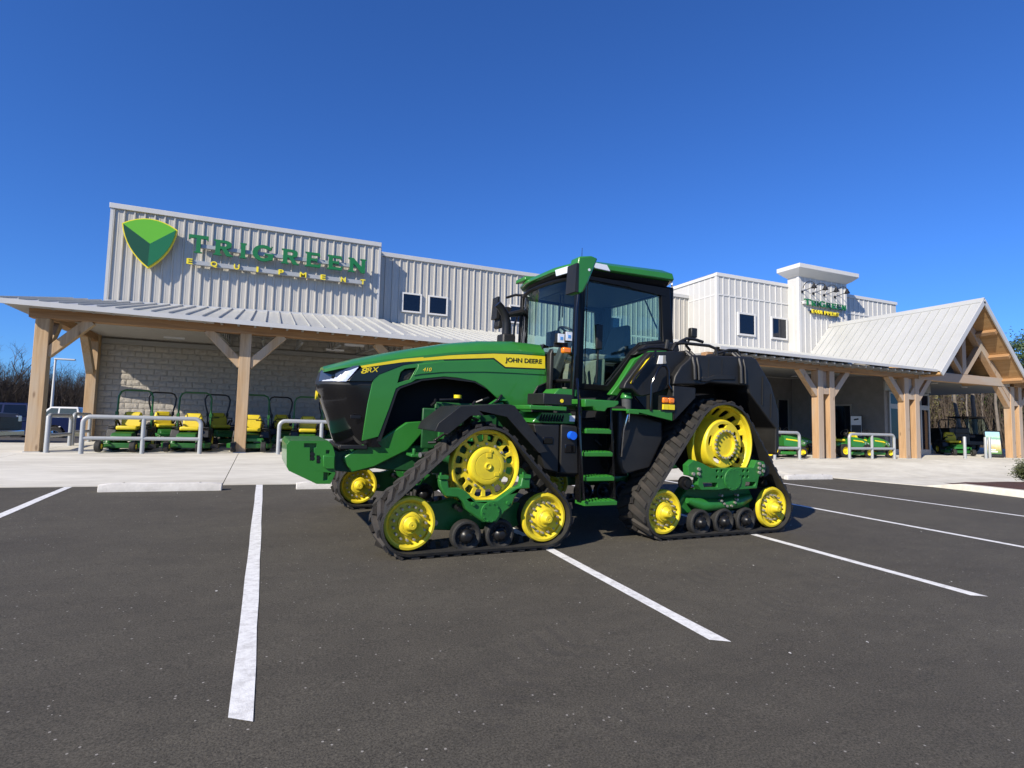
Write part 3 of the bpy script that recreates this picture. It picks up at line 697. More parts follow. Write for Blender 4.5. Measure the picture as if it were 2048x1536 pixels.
MB().box(-2.5, 3.3, .002, .16, .76, .90).build('raceway', 'galv_paint', sg); MB().box(-2.85, 3.36, .002, .16, .12, .27).build('raceway', 'galv_paint', sg)
xs = [-2.91 + i * (3.24 + 2.91) / 8 for i in range(9)]
for ch, x in zip('EQUIPMENT', xs):
    w = {'I': .07, 'M': .24, 'Q': .22}.get(ch, .19)
    fit_text('letter', text_mesh(ch, .2, .03, 'sign_yellow', .004), sg, x, x + w, (.075 if ch == 'Q' else .10), .30, -.04)
for x in (-2.2, -.4, 1.4, 3.1): MB().box(x, x + .05, .16, .34, .80, .85).build('bracket', 'galv_paint', sg)
lg = thing('shield_logo_sign', 'three-facet green shield emblem with yellow rim left of the lettering', 'sign', (-4.1, 23.2, 7.6))
def bulge(p, q, b, n=8):
    o = []; dx, dy = q[0] - p[0], q[1] - p[1]; L_ = math.hypot(dx, dy); nx, ny = -dy / L_, dx / L_
    for i in range(n):
        t = i / n; k = 4 * b * t * (1 - t); o.append((p[0] + dx * t + nx * k, p[1] + dy * t + ny * k))
    return o
Lc, Rc, Tp, Cc = (-.80, .64), (.80, .66), (.01, -.78), (.035, .05)
out_ = bulge(Lc, Rc, .27) + bulge(Rc, Tp, .17) + bulge(Tp, Lc, .17)
sc_ = lambda P, s: [((p[0] - .01) * s + .01, (p[1] - .2) * s + .2) for p in P]
MB().prism(sc_(out_, 1.055), 'y', -.05, .08).build('rim', 'sign_yellow', lg)
MB().prism(bulge(Lc, Rc, .27) + [Rc, Cc], 'y', -.085, -.052).build('facet', 'sign_green_light', lg)
MB().prism(bulge(Rc, Tp, .17) + [Tp, Cc], 'y', -.085, -.052).build('facet', 'sign_green_mid', lg)
MB().prism(bulge(Tp, Lc, .17) + [Lc, Cc], 'y', -.085, -.052).build('facet', 'sign_green_dark', lg)
for x, z in ((-.4, .4), (.4, .4), (0, -.3)): MB().box(x - .03, x + .03, .08, .34, z - .03, z + .03).build('bracket', 'galv_paint', lg)
# small sign and goosenecks on the tower
ts = thing('tower_sign', 'small green TRIGREEN over yellow EQUIPMENT letters on the white tower', 'sign', (27.5, 21.15, 8.2))
for ch, a, b_ in (('T', 0, .15), ('R', .165, .285), ('I', .30, .335), ('G', .35, .495), ('R', .51, .63), ('E', .645, .755), ('E', .77, .88), ('N', .895, 1.0)):
    letter(ch, -1.48 + 3.26 * a, -1.48 + 3.26 * b_, .13, (.46 if ch in 'TG' else .42), -.05, 0, ts, 'sign_green')
MB().box(-1.45, 1.75, .002, .13, .20, .34).build('raceway', 'white_trim', ts); MB().box(-.90, 1.22, .002, .13, -.24, -.10).build('raceway', 'black_metal', ts)
for i, ch in enumerate('EQUIPMENT'):
    x = -.92 + i * .243; w = {'I': .05, 'M': .22}.get(ch, .17)
    fit_text('letter', text_mesh(ch, .2, .02, 'sign_yellow', .004), ts, x, x + w, -.27, -.06, -.03)
gl0 = thing('gooseneck_lamp', 'black gooseneck lamp on the white tower, first from the left', 'lamp', (26.05, 21.28, 9.06), (0, 0, 0), 'gooseneck lamps over the tower sign')
MB().cyl((0, .02, 0), (0, -.03, 0), .07, seg=16).build('wall_plate', 'black_metal', gl0)
MB().tube([(0, -.02, 0)] + [(0, -.42 - .38 * math.cos(a), .05 + .42 * math.sin(a)) for a in [0.2 + i * (2.6 / 10) for i in range(11)]], .018, 8).build('arm', 'black_metal', gl0)
MB().lathe([(.02, .14), (.05, .12), (.07, .04), (.15, -.12), (.145, -.12), (.06, .03)], (0, -.73, .17), 'z', 20).build('shade', 'black_metal', gl0)
for i, (x, w) in enumerate(((26.9, 'second'), (27.75, 'third'), (28.6, 'fourth'))):
    copy_thing(gl0, (x, 21.28, 9.06), 0, 'black gooseneck lamp on the white tower, %s from the left' % w)
# ------------------------------------------------------------------ left porch canopy
cl = thing('porch_canopy', 'long timber porch canopy with standing-seam roof over the mowers on the left', 'canopy', (0, 18.6, 0.55))
def K(m, name, mat, parent=None, **k):
    p = parent or cl; o = m.build(name, mat, p, **k)
    if p in (cl, cr): o.location = (0, -p.location.y, -p.location.z)
    return o
cr = thing('entrance_canopy', 'timber entrance canopy with steep gabled roof on paired posts at the right', 'canopy', (24.4, 15.0, 0.55))
cr.location.x = 0; cr.location.y = 15.0
PX = [-5.48, -0.65, 4.18, 9.0, 13.4]
def post(x, y, w, d, z0, z1, parent, mat='wood_z'):
    K(MB().box(x - w / 2, x + w / 2, y - d / 2, y + d / 2, z0, z1), 'post', mat, parent, bevel=.012)
    K(MB().box(x - w / 2 - .02, x + w / 2 + .02, y - d / 2 - .02, y + d / 2 + .02, z0 - .03, z0 + .015), 'post_base', 'galv_paint', parent)
def brace(p0, p1, w, h, parent, mat='wood_z'):
    K(MB().bar(p0, p1, w, h, (0, 0, 1) if abs(p1[1] - p0[1]) < .1 else (0, 0, 1)), 'brace', mat, parent, bevel=.01)
BY = 18.50
for i, x in enumerate(PX):
    post(x, BY, .31, .31, porch(x, BY) , 4.05, cl)
    for s in (-1, 1):
        if (i == 0 and s < 0): continue
        brace((x + s * .10, BY, 3.12), (x + s * 1.02, BY, 4.08), .22, .24, cl)
K(MB().box(-5.78, 4.6, BY - .16, BY + .16, 4.05, 4.36), 'beam', 'wood_x', bevel=.01)
K(MB().box(4.605, 13.9, BY - .16, BY + .16, 4.05, 4.36), 'beam', 'wood_x', bevel=.01)
K(MB().box(-5.60, -5.36, BY + .17, SW - .3, 4.06, 4.35), 'beam', 'wood_y', bevel=.01)
post(-5.48, SW - .20, .30, .34, porch(-5, SW), 4.6, cl)
brace((-5.48, SW - .45, 3.0), (-5.48, SW - 1.45, 4.15), .22, .24, cl); brace((-5.48, BY + .1, 3.12), (-5.48, BY + 1.0, 4.08), .2, .22, cl)
# standing-seam roof: one panel per seam bay
EY = 17.75
def eave_z(x): return 4.36 - 0.0075 * (x + 6.2)
def top_z(x): return 5.50 + 0.030 * (x + 5.4) if x < 4.05 else 5.80
def roof_panel(x0, x1, y0, z0a, z0b, y1, z1a, z1b, rib=.055, parent=None, name='roof_panel', mat='roof_metal'):
    m = MB(); t = .018; g = .004
    m.hexa([(x0 + g, y0, z0a), (x1 - g, y0, z0b), (x1 - g, y1, z1b), (x0 + g, y1, z1a), (x0 + g, y0, z0a + t), (x1 - g, y0, z0b + t), (x1 - g, y1, z1b + t), (x0 + g, y1, z1a + t)])
    w = .022
    m.hexa([(x0 + g, y0, z0a + t), (x0 + w, y0, z0a + t), (x0 + w, y1, z1a + t), (x0 + g, y1, z1a + t), (x0 + g, y0, z0a + t + rib), (x0 + w, y0, z0a + t + rib), (x0 + w, y1, z1a + t + rib), (x0 + g, y1, z1a + t + rib)])
    return K(m, name, mat, parent, smooth=False)
x = -6.25
while x < 13.8:
    x1 = min(x + .406, 13.85); yt = SW - .03 if x < 3.95 else MW - .03
    roof_panel(x, x1, EY, eave_z(x), eave_z(x1), yt, top_z(x), top_z(x1), parent=cl); x += .406
K(MB().hexa([(-6.27, EY - .03, eave_z(-6.2) - .10), (13.9, EY - .03, eave_z(13.9) - .10), (13.9, EY + .0, eave_z(13.9) - .10), (-6.27, EY + .0, eave_z(-6.2) - .10),
              (-6.27, EY - .03, eave_z(-6.2) + .03), (13.9, EY - .03, eave_z(13.9) + .03), (13.9, EY + .0, eave_z(13.9) + .03), (-6.27, EY + .0, eave_z(-6.2) + .03)]), 'fascia', 'metal_trim')
K(MB().hexa([(-5.34, SW - .10, 5.50), (3.96, SW - .10, 5.78), (3.96, SW - .065, 5.78), (-5.34, SW - .065, 5.50), (-5.34, SW - .10, 5.57), (3.96, SW - .10, 5.85), (3.96, SW - .065, 5.85), (-5.34, SW - .065, 5.57)]), 'flashing', 'metal_trim')
# corrugated deck seen from below, and steel joists carrying it
dk = MB(); prof = []
yy = EY + .05
while yy < SW - .1:
    prof += [(yy, 0), (yy + .05, 0), (yy + .075, .035), (yy + .125, .035)]; yy += .15
for xa, xb in ((-6.2, -1.5), (-1.5, 13.8)):
    n = len(prof); ze_ = 4.30 if xa < -5 else 4.90; zz = lambda q, x_: eave_z(x_) - .07 + (q - EY) / (SW - EY) * (ze_ - eave_z(x_) + .07)
    dk.add([(xa, q, zz(q, xa) + h) for q, h in prof] + [(xb, q, zz(q, xb) + h) for q, h in prof], [(i, i + 1, n + i + 1, n + i) for i in range(n - 1)])
K(dk, 'deck', 'deck_gray', smooth=False)
def joist(y0, y1, z0, z1, h):
    m = MB(); n = 9
    m.bar((0, y0, z0), (0, y1, z1), .07, .04); m.bar((0, y0 + .3, z0 - h), (0, y1, z1 - h), .07, .04)
    for i in range(n):
        ta, tb = i / n, (i + 1) / n; ya, yb = y0 + .2 + (y1 - y0 - .2) * ta, y0 + .2 + (y1 - y0 - .2) * tb
        za, zb = z0 + (z1 - z0) * ta, z0 + (z1 - z0) * tb
        m.bar((0, ya, za - (h if i % 2 else 0)), (0, yb, zb - (0 if i % 2 else h)), .028, .028)
    return m
jm = joist(BY + .2, SW - .05, 4.42, 4.70, .42).mesh('joist', 'joist_gray', False)
for k in range(13): inst('joist', jm, cl, (-1.35 + 1.15 * k, -18.6, -.55))
bt = MB().box(-.03, .03, EY + .06, BY - .17, 4.28, 4.36).mesh('purlin_end', 'joist_gray', False)
for k in range(44): inst('purlin_end', bt, cl, (-5.7 + .44 * k, -18.6, -.55 - .0075 * .44 * k))
fx = MB().box(-.32, .32, -.09, .09, -.05, .02).mesh('ceiling_light', 'lamp_white', True)
for x_, y_, z_ in ((-3.1, 20.0, 4.28), (-3.0, 22.3, 4.27), (2.2, 21.5, 4.15), (2.6, 19.4, 4.1), (7, 20.5, 4.1)): inst('ceiling_light', fx, cl, (x_, y_ - 18.6, z_ - .55))

# ------------------------------------------------------------------ right entrance canopy and gable
E2, B2 = 14.2, 14.98
for x in (19.07, 19.69, 24.12, 24.80, 31.80, 32.45): post(x, B2, .275, .30, porch(x, B2), 3.87, cr, 'wood_zf')
post(14.2, B2, .3, .3, porch(14.2, B2), 3.87, cr, 'wood_zf')
for xa, xb in ((19.07, 19.69), (24.12, 24.80), (31.80, 32.45)):
    K(MB().box(xa + .14, xb - .14, B2 - .13, B2 + .13, 2.98, 3.22), 'spacer_block', 'wood_xf', cr, bevel=.008)
    K(MB().box(xa + .14, xb - .14, B2 - .02, B2 + .13, 3.22, 3.87), 'spacer_block', 'wood_xf', cr, bevel=.008)
    brace((xa - .10, B2, 2.95), (xa - 1.0, B2, 3.92), .22, .22, cr, 'wood_zf'); brace((xb + .10, B2, 2.95), (xb + .98, B2, 3.90), .22, .22, cr, 'wood_zf')
K(MB().box(13.6, 24.9, B2 - .15, B2 + .15, 3.87, 4.18), 'beam', 'wood_x', cr, bevel=.01)
K(MB().box(32.0, 40.0, B2 - .15, B2 + .15, 3.87, 4.18), 'beam', 'wood_x', cr, bevel=.01)
e2 = lambda x: 4.25 - .006 * (x - 14.6)
t2 = 5.88
GX, GZ, GS = 28.2, 7.42, 1.057        # gable ridge: x, height, slope
def canopy_z(x, y): return e2(x) + (t2 - e2(x)) * (y - E2) / (WW - E2)
x = 13.55
while x < 26.6:
    x1 = x + .406
    y1 = WW - .02 if x < 25.0 else max(E2 + .3, WW - .02)
    if x < 25.1: roof_panel(x, x1, E2, e2(x), e2(x1), y1, canopy_z(x, y1), canopy_z(x1, y1), .035, cr)
    else:  # cut off by the gable valley
        yv = E2 + (GZ - GS * (GX - x1) - e2(x)) / ((t2 - e2(x)) / (WW - E2))
        if yv < WW - .1: roof_panel(x, x1, max(E2, yv), canopy_z(x, max(E2, yv)), canopy_z(x1, max(E2, yv)), y1, canopy_z(x, y1), canopy_z(x1, y1), .035, cr)
    x += .406
x = 31.3
while x < 41: roof_panel(x, x + .406, E2, e2(31), e2(31), 27.5, e2(31) + 2.4, e2(31) + 2.4, .035, cr); x += .406
for xa, xb in ((13.55, 25.05), (31.35, 41)):
    K(MB().hexa([(xa, E2 - .03, e2(xa) - .07), (xb, E2 - .03, e2(xb) - .07), (xb, E2, e2(xb) - .07), (xa, E2, e2(xa) - .07), (xa, E2 - .03, e2(xa) + .03), (xb, E2 - .03, e2(xb) + .03), (xb, E2, e2(xb) + .03), (xa, E2, e2(xa) + .03)]), 'fascia', 'metal_trim', cr)
be = MB().box(-.03, .03, E2 + .03, B2 - .16, 4.08, 4.15).mesh('purlin_end', 'joist_gray', False)
for k in range(26): inst('purlin_end', be, cr, (13.9 + .43 * k, -15.0, -.55 - .006 * .43 * k))
K(MB().hexa([(13.6, B2 + .16, 4.10), (25.9, B2 + .16, 4.10), (25.9, WW - .01, 4.45), (13.6, WW - .01, 4.45), (13.6, B2 + .16, 4.16), (25.9, B2 + .16, 4.16), (25.9, WW - .01, 4.51), (13.6, WW - .01, 4.51)]), 'ceiling', 'ceiling_gray', cr)
K(MB().box(29.35, 41, B2 + .16, 26.5, 4.22, 4.28), 'ceiling', 'ceiling_gray', cr)
K(MB().box(25.9, 29.35, B2 + .16, 16.99, 4.26, 4.30), 'ceiling', 'ceiling_gray', cr)
for x_, y_, z_ in ((22.6, 18.2, 4.22), (24.2, 20.3, 4.32), (31.5, 18, 4.2), (33, 21, 4.2), (35, 18.5, 4.2)):
    K(MB().cyl((x_, y_, z_ + .02), (x_, y_, z_ - .02), .16, seg=20), 'ceiling_light', 'lamp_white', cr)
# gable roof panels
GF, GBk = 14.02, TWF - .01
HW = 3.13                               # half width at the eaves
def gpanel(side, y0, y1):
    m = MB(); t = .02; th = math.atan(GS); nx, nz = math.sin(th) * side, math.cos(th)
    def q(u, y): return (GX + side * u, y, GZ - GS * u)
    def low(y):
        if y <= E2 + .02: return HW
        zc = canopy_z(25.0 if side < 0 else 31.3, y) if side < 0 else e2(31) + (y - E2) * .18
        return max(.3, min(HW, (GZ - zc + .03) / GS))
    a, b_, c, d = q(low(y0), y0 + .003), q(low(y1), y1 - .003), q(0, y1 - .003), q(0, y0 + .003)
    off = lambda p, h: (p[0] + nx * h, p[1], p[2] + nz * h)
    m.hexa([a, b_, c, d] + [off(p, t) for p in (a, b_, c, d)])
    a2, d2 = q(low(y0), y0 + .025), q(0, y0 + .025)
    m.hexa([off(a, t), off(a2, t), off(d2, t), off(d, t), off(a, t + .04), off(a2, t + .04), off(d2, t + .04), off(d, t + .04)])
    K(m, 'roof_panel', 'roof_metal', cr, smooth=False)
y = GF
while y < GBk - .05:
    gpanel(-1, y, min(y + .406, GBk)); gpanel(1, y, min(y + .406, GBk)); y += .406
K(MB().prism([(GX - .16, GZ - .12), (GX, GZ + .07), (GX + .16, GZ - .12), (GX + .16, GZ - .09), (GX, GZ + .10), (GX - .16, GZ - .09)], 'y', GF - .02, GBk), 'ridge_cap', 'roof_metal', cr, smooth=False)
for s in (-1, 1):
    K(MB().bar((GX, GF - .01, GZ - .06), (GX + s * (HW + .03), GF - .01, GZ - .06 - GS * (HW + .03)), .05, .20, (0, 0, 1)), 'rake_trim', 'metal_trim', cr)
    K(MB().bar((GX + s * .02, (GF + 16.5) / 2, GZ - .13), (GX + s * HW, (GF + 16.5) / 2, GZ - .11 - GS * HW), 16.5 - GF - .1, .03, (0, 0, 1)), 'soffit', 'plywood', cr)
    K(MB().bar((GX + s * .05, B2, GZ - .42), (GX + s * 3.75, B2, GZ - .42 - GS * 3.70), .26, .30, (0, 0, 1)), 'rafter', 'wood_zf', cr, bevel=.01)
    for u in (.98, 1.93, 2.9):
        K(MB().bar((GX + s * u, GF + .06, GZ - .27 - GS * u), (GX + s * u, 16.5, GZ - .27 - GS * u), .17, .19, (-s * math.sin(math.atan(GS)) * -1, 0, math.cos(math.atan(GS)))), 'purlin', 'wood_y', cr, bevel=.008)
    K(MB().bar((GX + s * .12, B2, 4.30), (GX + s * 1.42, B2, 5.62), .24, .22, (0, 0, 1)), 'strut', 'wood_zf', cr, bevel=.01)
K(MB().box(GX - .10, GX + .10, GF + .06, 16.5, GZ - .42, GZ - .20), 'purlin', 'wood_y', cr, bevel=.008)
K(MB().box(24.95, 31.65, B2 - .14, B2 + .14, 3.85, 4.23), 'beam', 'wood_xf', cr, bevel=.01)
K(MB().box(GX - .14, GX + .14, B2 - .135, B2 + .135, 4.235, 6.75), 'king_post', 'wood_zf', cr, bevel=.01)
# rear side porch framing seen through the opening
for x in (30.2, 37.6): post(x, 25.9, .3, .3, .6, 4.0, cr, 'wood_zf')
K(MB().box(29.4, 41, 25.75, 26.05, 3.80, 4.2), 'beam', 'wood_x', cr)
for s, x in ((1, 30.2), (-1, 37.6)): brace((x + s * .1, 25.9, 2.7), (x + s * 1.2, 25.9, 3.85), .22, .24, cr, 'wood_zf')
# ------------------------------------------------------------------ the tracked tractor (local: +x to its rear, -y its near side)
TX, TY = 3.9, 7.4
tr = thing('tracked_tractor', 'big green four-track farm tractor with yellow wheels parked across the bays', 'tractor', (TX, TY, lot(TX, TY)), (math.atan(GB), -math.atan(GA), R(1.5)))
def T(m, name, mat, parent=None, bevel=0.0, loc=None, **k):
    o = m.build(name, mat, parent or tr, bevel=bevel, **k)
    if loc: o.location = loc
    return o
def circle(c, r, n=32, a0=0.0): return [(c[0] + r * math.cos(a0 + 2 * math.pi * i / n), c[1] + r * math.sin(a0 + 2 * math.pi * i / n)) for i in range(n)]
def hull(P):
    P = sorted(set(P))
    def half(Q):
        h = []
        for p in Q:
            while len(h) > 1 and (h[-1][0] - h[-2][0]) * (p[1] - h[-2][1]) - (h[-1][1] - h[-2][1]) * (p[0] - h[-2][0]) <= 0: h.pop()
            h.append(p)
        return h
    a, b = half(P), half(P[::-1]); return a[:-1] + b[:-1]
def resample(P, step):
    n = len(P); L_ = [math.dist(P[i], P[(i + 1) % n]) for i in range(n)]; tot = sum(L_); k = round(tot / step); out = []; i = 0; acc = 0
    for j in range(k):
        d = tot * j / k
        while acc + L_[i] < d: acc += L_[i]; i += 1
        t = (d - acc) / L_[i]; a, b = P[i], P[(i + 1) % n]; out.append((a[0] + (b[0] - a[0]) * t, a[1] + (b[1] - a[1]) * t))
    return out
def bolts(c, r, n, y0, y1, br, a0=0.0, m=None):
    m = m or MB()
    for i in range(n):
        a = a0 + 2 * math.pi * i / n; x, z = c[0] + r * math.cos(a), c[1] + r * math.sin(a)
        m.cyl((x, y0, z), (x, y1, z), br, br * .9, 7)
    return m
LUG = {}
def lug_mesh(half, side):
    key = (half, side)
    if key not in LUG:
        m = MB(); s = side; w0, w1 = s * -.03, s * (half - .02); t0, t1 = .05, -.075; tw = .034; h = .043; bs = 1.3
        m.hexa([(t0 - tw * bs, w0, 0), (t0 + tw * bs, w0, 0), (t1 + tw * bs, w1, 0), (t1 - tw * bs, w1, 0), (t0 - tw, w0, h), (t0 + tw, w0, h), (t1 + tw, w1, h * .6), (t1 - tw, w1, h * .6)])
        LUG[key] = m.mesh('lug', 'rubber_dusty', False)
    return LUG[key]
def track(circ, y0, y1, step, dy):
    P = hull([p for c, r in circ for p in circle(c, r, 72)])
    Q = resample(P, .06)[::-1]          # clockwise so that t x y points outwards
    th = .028; n = len(Q); m = MB(); rings = []
    def frame(i, Q, n):
        a, b = Q[i - 1], Q[(i + 1) % n]; d = Vector((b[0] - a[0], b[1] - a[1])).normalized(); return d, Vector((-d.y, d.x))
    for i in range(n):
        d, nn = frame(i, Q, n); p = Vector(Q[i]); o = p + nn * th
        rings.append([(p.x, y0, p.y), (o.x, y0 + .01, o.y), (o.x, y1 - .01, o.y), (p.x, y1, p.y)])
    rings.append(rings[0]); m.loft(rings, True, False)
    belt = T(m, 'track_belt', 'rubber', loc=(0, dy, 0), ang=50)
    G = resample(P, step)[::-1]; k = len(G); half = (y1 - y0) / 2; yc = (y0 + y1) / 2
    for i in range(k):
        d, nn = frame(i, G, k); p = Vector(G[i]) + nn * (th - .002)
        for s in (-1, 1):
            off = d * (step * .5 if s > 0 else 0)
            M4 = Matrix(((d.x, 0, nn.x, p.x + off.x), (0, 1, 0, yc), (d.y, 0, nn.y, p.y + off.y), (0, 0, 0, 1)))
            inst('lug', lug_mesh(half, s), belt, matrix=M4)
    # inner guide blocks, a continuous row
    g = MB()
    for i in range(0, k):
        d, nn = frame(i, G, k); p = Vector(G[i]); t = d * .035
        a = p - t; b = p + t; c_ = b - nn * .07 - d * .015; e = a - nn * .07 + d * .015
        g.prism([(a.x, a.y), (b.x, b.y), (c_.x, c_.y), (e.x, e.y)], 'y', yc - .05, yc + .05)
    o = g.build('guide_blocks', 'rubber', belt, smooth=False); o['kind'] = 'stuff'
    return belt
IDL = {}
def idler(c, yf, dy, r=.275):
    """yellow idler: rolled rim, dished web, bolt circle, stepped hub"""
    x, z = c; w = MB()
    MB_d = MB().lathe([(r - .03, .05), (r - .03, .30)], (x, yf, z), 'y', 40)
    w.lathe([(r - .03, .055), (r, .05), (r, .03), (r - .012, .004), (r - .035, 0), (r - .052, .012), (r - .062, .05), (r - .075, .058), (r - .10, .052), (.125, .03), (.118, .0), (.10, -.006), (.095, -.03), (.088, -.03)], (x, yf, z), 'y', 56)
    o = T(w, 'idler_wheel', 'yellow_wheel', loc=(0, dy, 0)); MB_d.build('drum', 'rubber', o)
    MB().lathe([(.088, -.03), (.084, -.035), (.080, -.03), (.072, -.034), (.062, -.05), (.048, -.095), (.040, -.105), (.012, -.107), (.010, -.100), (0, -.100)], (x, yf, z), 'y', 40).build('hub_cap', 'yellow_wheel', o)
    bolts((x, z), .168, 15, yf + .05, yf - .008, .0135).build('wheel_bolts', 'zinc', o)
    a = R(-38)
    b = MB(); q = [(x + .05 * math.cos(a + s) , z + .05 * math.sin(a + s)) for s in (-1.1, 1.1)]; f = [(x + .20 * math.cos(a + s), z + .20 * math.sin(a + s)) for s in (.22, -.22)]
    b.prism(q + f, 'y', yf - .004, yf + .02); b.build('lock_plate', 'yellow_wheel', o, bevel=.004)
    return o
def roller(c, yf, dy, r=.165):
    x, z = c
    o = T(MB().lathe([(r - .03, .12), (r, .10), (r, .015), (r - .012, 0), (r - .03, -.002), (r - .045, .012), (r - .06, .03), (.075, .035)], (x, yf, z), 'y', 40), 'mid_roller', 'rubber', loc=(0, dy, 0))
    MB().lathe([(.078, .03), (.07, -.005), (.05, -.02), (.04, -.045), (.02, -.05), (0, -.05)], (x, yf, z), 'y', 24).build('hub_cap', 'black_metal', o)
    bolts((x, z), .088, 8, yf + .03, yf + .012, .012).build('wheel_bolts', 'black_metal', o)
def slot(c, r0, r1, a, da, n=3):
    P = []
    for t in (-1, -.5, 0, .5, 1): P.append((r1 - (.012 if abs(t) == 1 else 0), a + da * t * 1.0))
    for t in (1, .5, 0, -.5, -1): P.append((r0 + (.010 if abs(t) == 1 else 0), a + da * t * .92))
    return [(c[0] + r * math.cos(q), c[1] + r * math.sin(q)) for r, q in P]
FRAME_F = [(-2.304, 0.793), (-2.284, 0.712), (-2.225, 0.622), (-2.098, 0.611), (-2.04, 0.564), (-2.004, 0.488), (-1.809, 0.345), (-1.641, 0.338), (-1.56, 0.443), (-1.477, 0.502), (-1.446, 0.595), (-1.38, 0.68), (-1.264, 0.686), (-1.27, 0.805), (-1.368, 0.806), (-1.381, 0.72), (-1.468, 0.69), (-1.652, 0.569), (-1.902, 0.568), (-2.005, 0.669), (-2.087, 0.708), (-2.198, 0.71), (-2.21, 0.792)]
def front_unit(dy):
    D = (-1.76, .925); F, B = (-2.56, .345), (-1.02, .345)
    track([(D, .395), (F, .285), (B, .285)], -1.70, -1.22, .148, dy)
    w = MB(); y = -1.585
    w.prism(circle(D, .388, 72), 'y', y, y + .035, [slot(D, .258, .338, 2 * math.pi * (i + .5) / 16, .135) for i in range(16)])
    o = T(w, 'drive_wheel', 'yellow_wheel', loc=(0, dy, 0), bevel=.004)
    MB().lathe([(.352, .03), (.356, -.02), (.366, -.045), (.384, -.05), (.392, -.04), (.394, .05), (.375, .06)], (D[0], y, D[1]), 'y', 72).build('rim', 'yellow_wheel', o)
    MB().lathe([(.205, .0), (.200, -.07), (.192, -.088), (.175, -.095), (.15, -.095), (.148, -.091), (.142, -.091), (.14, -.095), (.040, -.096), (.036, -.112), (.026, -.114), (.018, -.106), (0, -.106)], (D[0], y, D[1]), 'y', 56).build('hub_cap', 'yellow_wheel', o)
    MB().box(D[0] - .02, D[0] + .03, y - .105, y - .09, D[1] + .095, D[1] + .14).build('hub_boss', 'yellow_wheel', o); MB().box(D[0] + .08, D[0] + .13, y - .103, y - .09, D[1] - .10, D[1] - .07).build('hub_boss', 'yellow_wheel', o); MB().cyl((D[0] + .03, y - .104, D[1] + .16), (D[0] + .03, y - .09, D[1] + .16), .016, seg=12).build('hub_boss', 'yellow_wheel', o)
    bolts(D, .232, 14, y + .01, y - .022, .015, .2).build('wheel_bolts', 'zinc', o)
    idler(F, -1.62, dy); idler(B, -1.62, dy)
    for x in (-1.94, -1.555): roller((x, .185), -1.62, dy)
    f = T(MB().prism(FRAME_F, 'y', -1.715, -1.62), 'undercarriage_frame', 'green_cast', loc=(0, dy, 0), bevel=.012)
    MB().lathe([(.108, 0), (.104, -.016), (0, -.016)], (-1.73, -1.715, .449), 'y', 32).build('cover_plate', 'green_cast', f)
    bolts((-1.73, .449), .09, 10, -1.73, -1.742, .007).build('plate_bolts', 'green_cast', f)
    bolts((-1.73, .54), .197, 2, -1.70, -1.74, .022).build('pivot_bolts', 'green_cast', f)
    for x in (-2.257, -1.317):
        MB().box(x - .045, x + .045, -1.73, -1.60, .80, .835).cyl((x - .02, -1.67, .83), (x - .02, -1.67, .86), .012, seg=8).build('stop_pad', 'green_cast', f)
    f2 = T(MB().prism([(-2.62, .40), (-2.45, .50), (-2.187, .506), (-2.022, .549), (-1.827, .43), (-1.649, .43), (-1.40, .47), (-1.1, .48), (-.95, .42), (-1.0, .30), (-1.313, .20), (-1.954, .20), (-2.45, .24), (-2.6, .30)], 'y', -1.40, -1.28), 'lower_frame', 'green_cast', loc=(0, dy, 0), bevel=.01)
    MB().lathe([(.03, 0), (.03, -.02), (0, -.02)], (-2.23, -1.40, .30), 'y', 16).build('grease_plug', 'steel', f2)
    MB().cyl((-2.02, -1.41, .47), (-2.02, -1.60, .47), .032, seg=16).build('roller_pin', 'black_metal', f2)
FRAME_R = [(0.944, 0.935), (0.956, 0.808), (1.123, 0.776), (1.113, 0.688), (1.167, 0.627), (1.471, 0.622), (1.579, 0.64), (1.745, 0.617), (2.142, 0.63), (2.181, 0.787), (2.269, 0.797), (2.311, 0.902), (2.264, 0.987), (2.132, 1.003), (2.077, 0.903), (1.343, 0.895), (1.169, 0.965), (1.039, 1.004)]
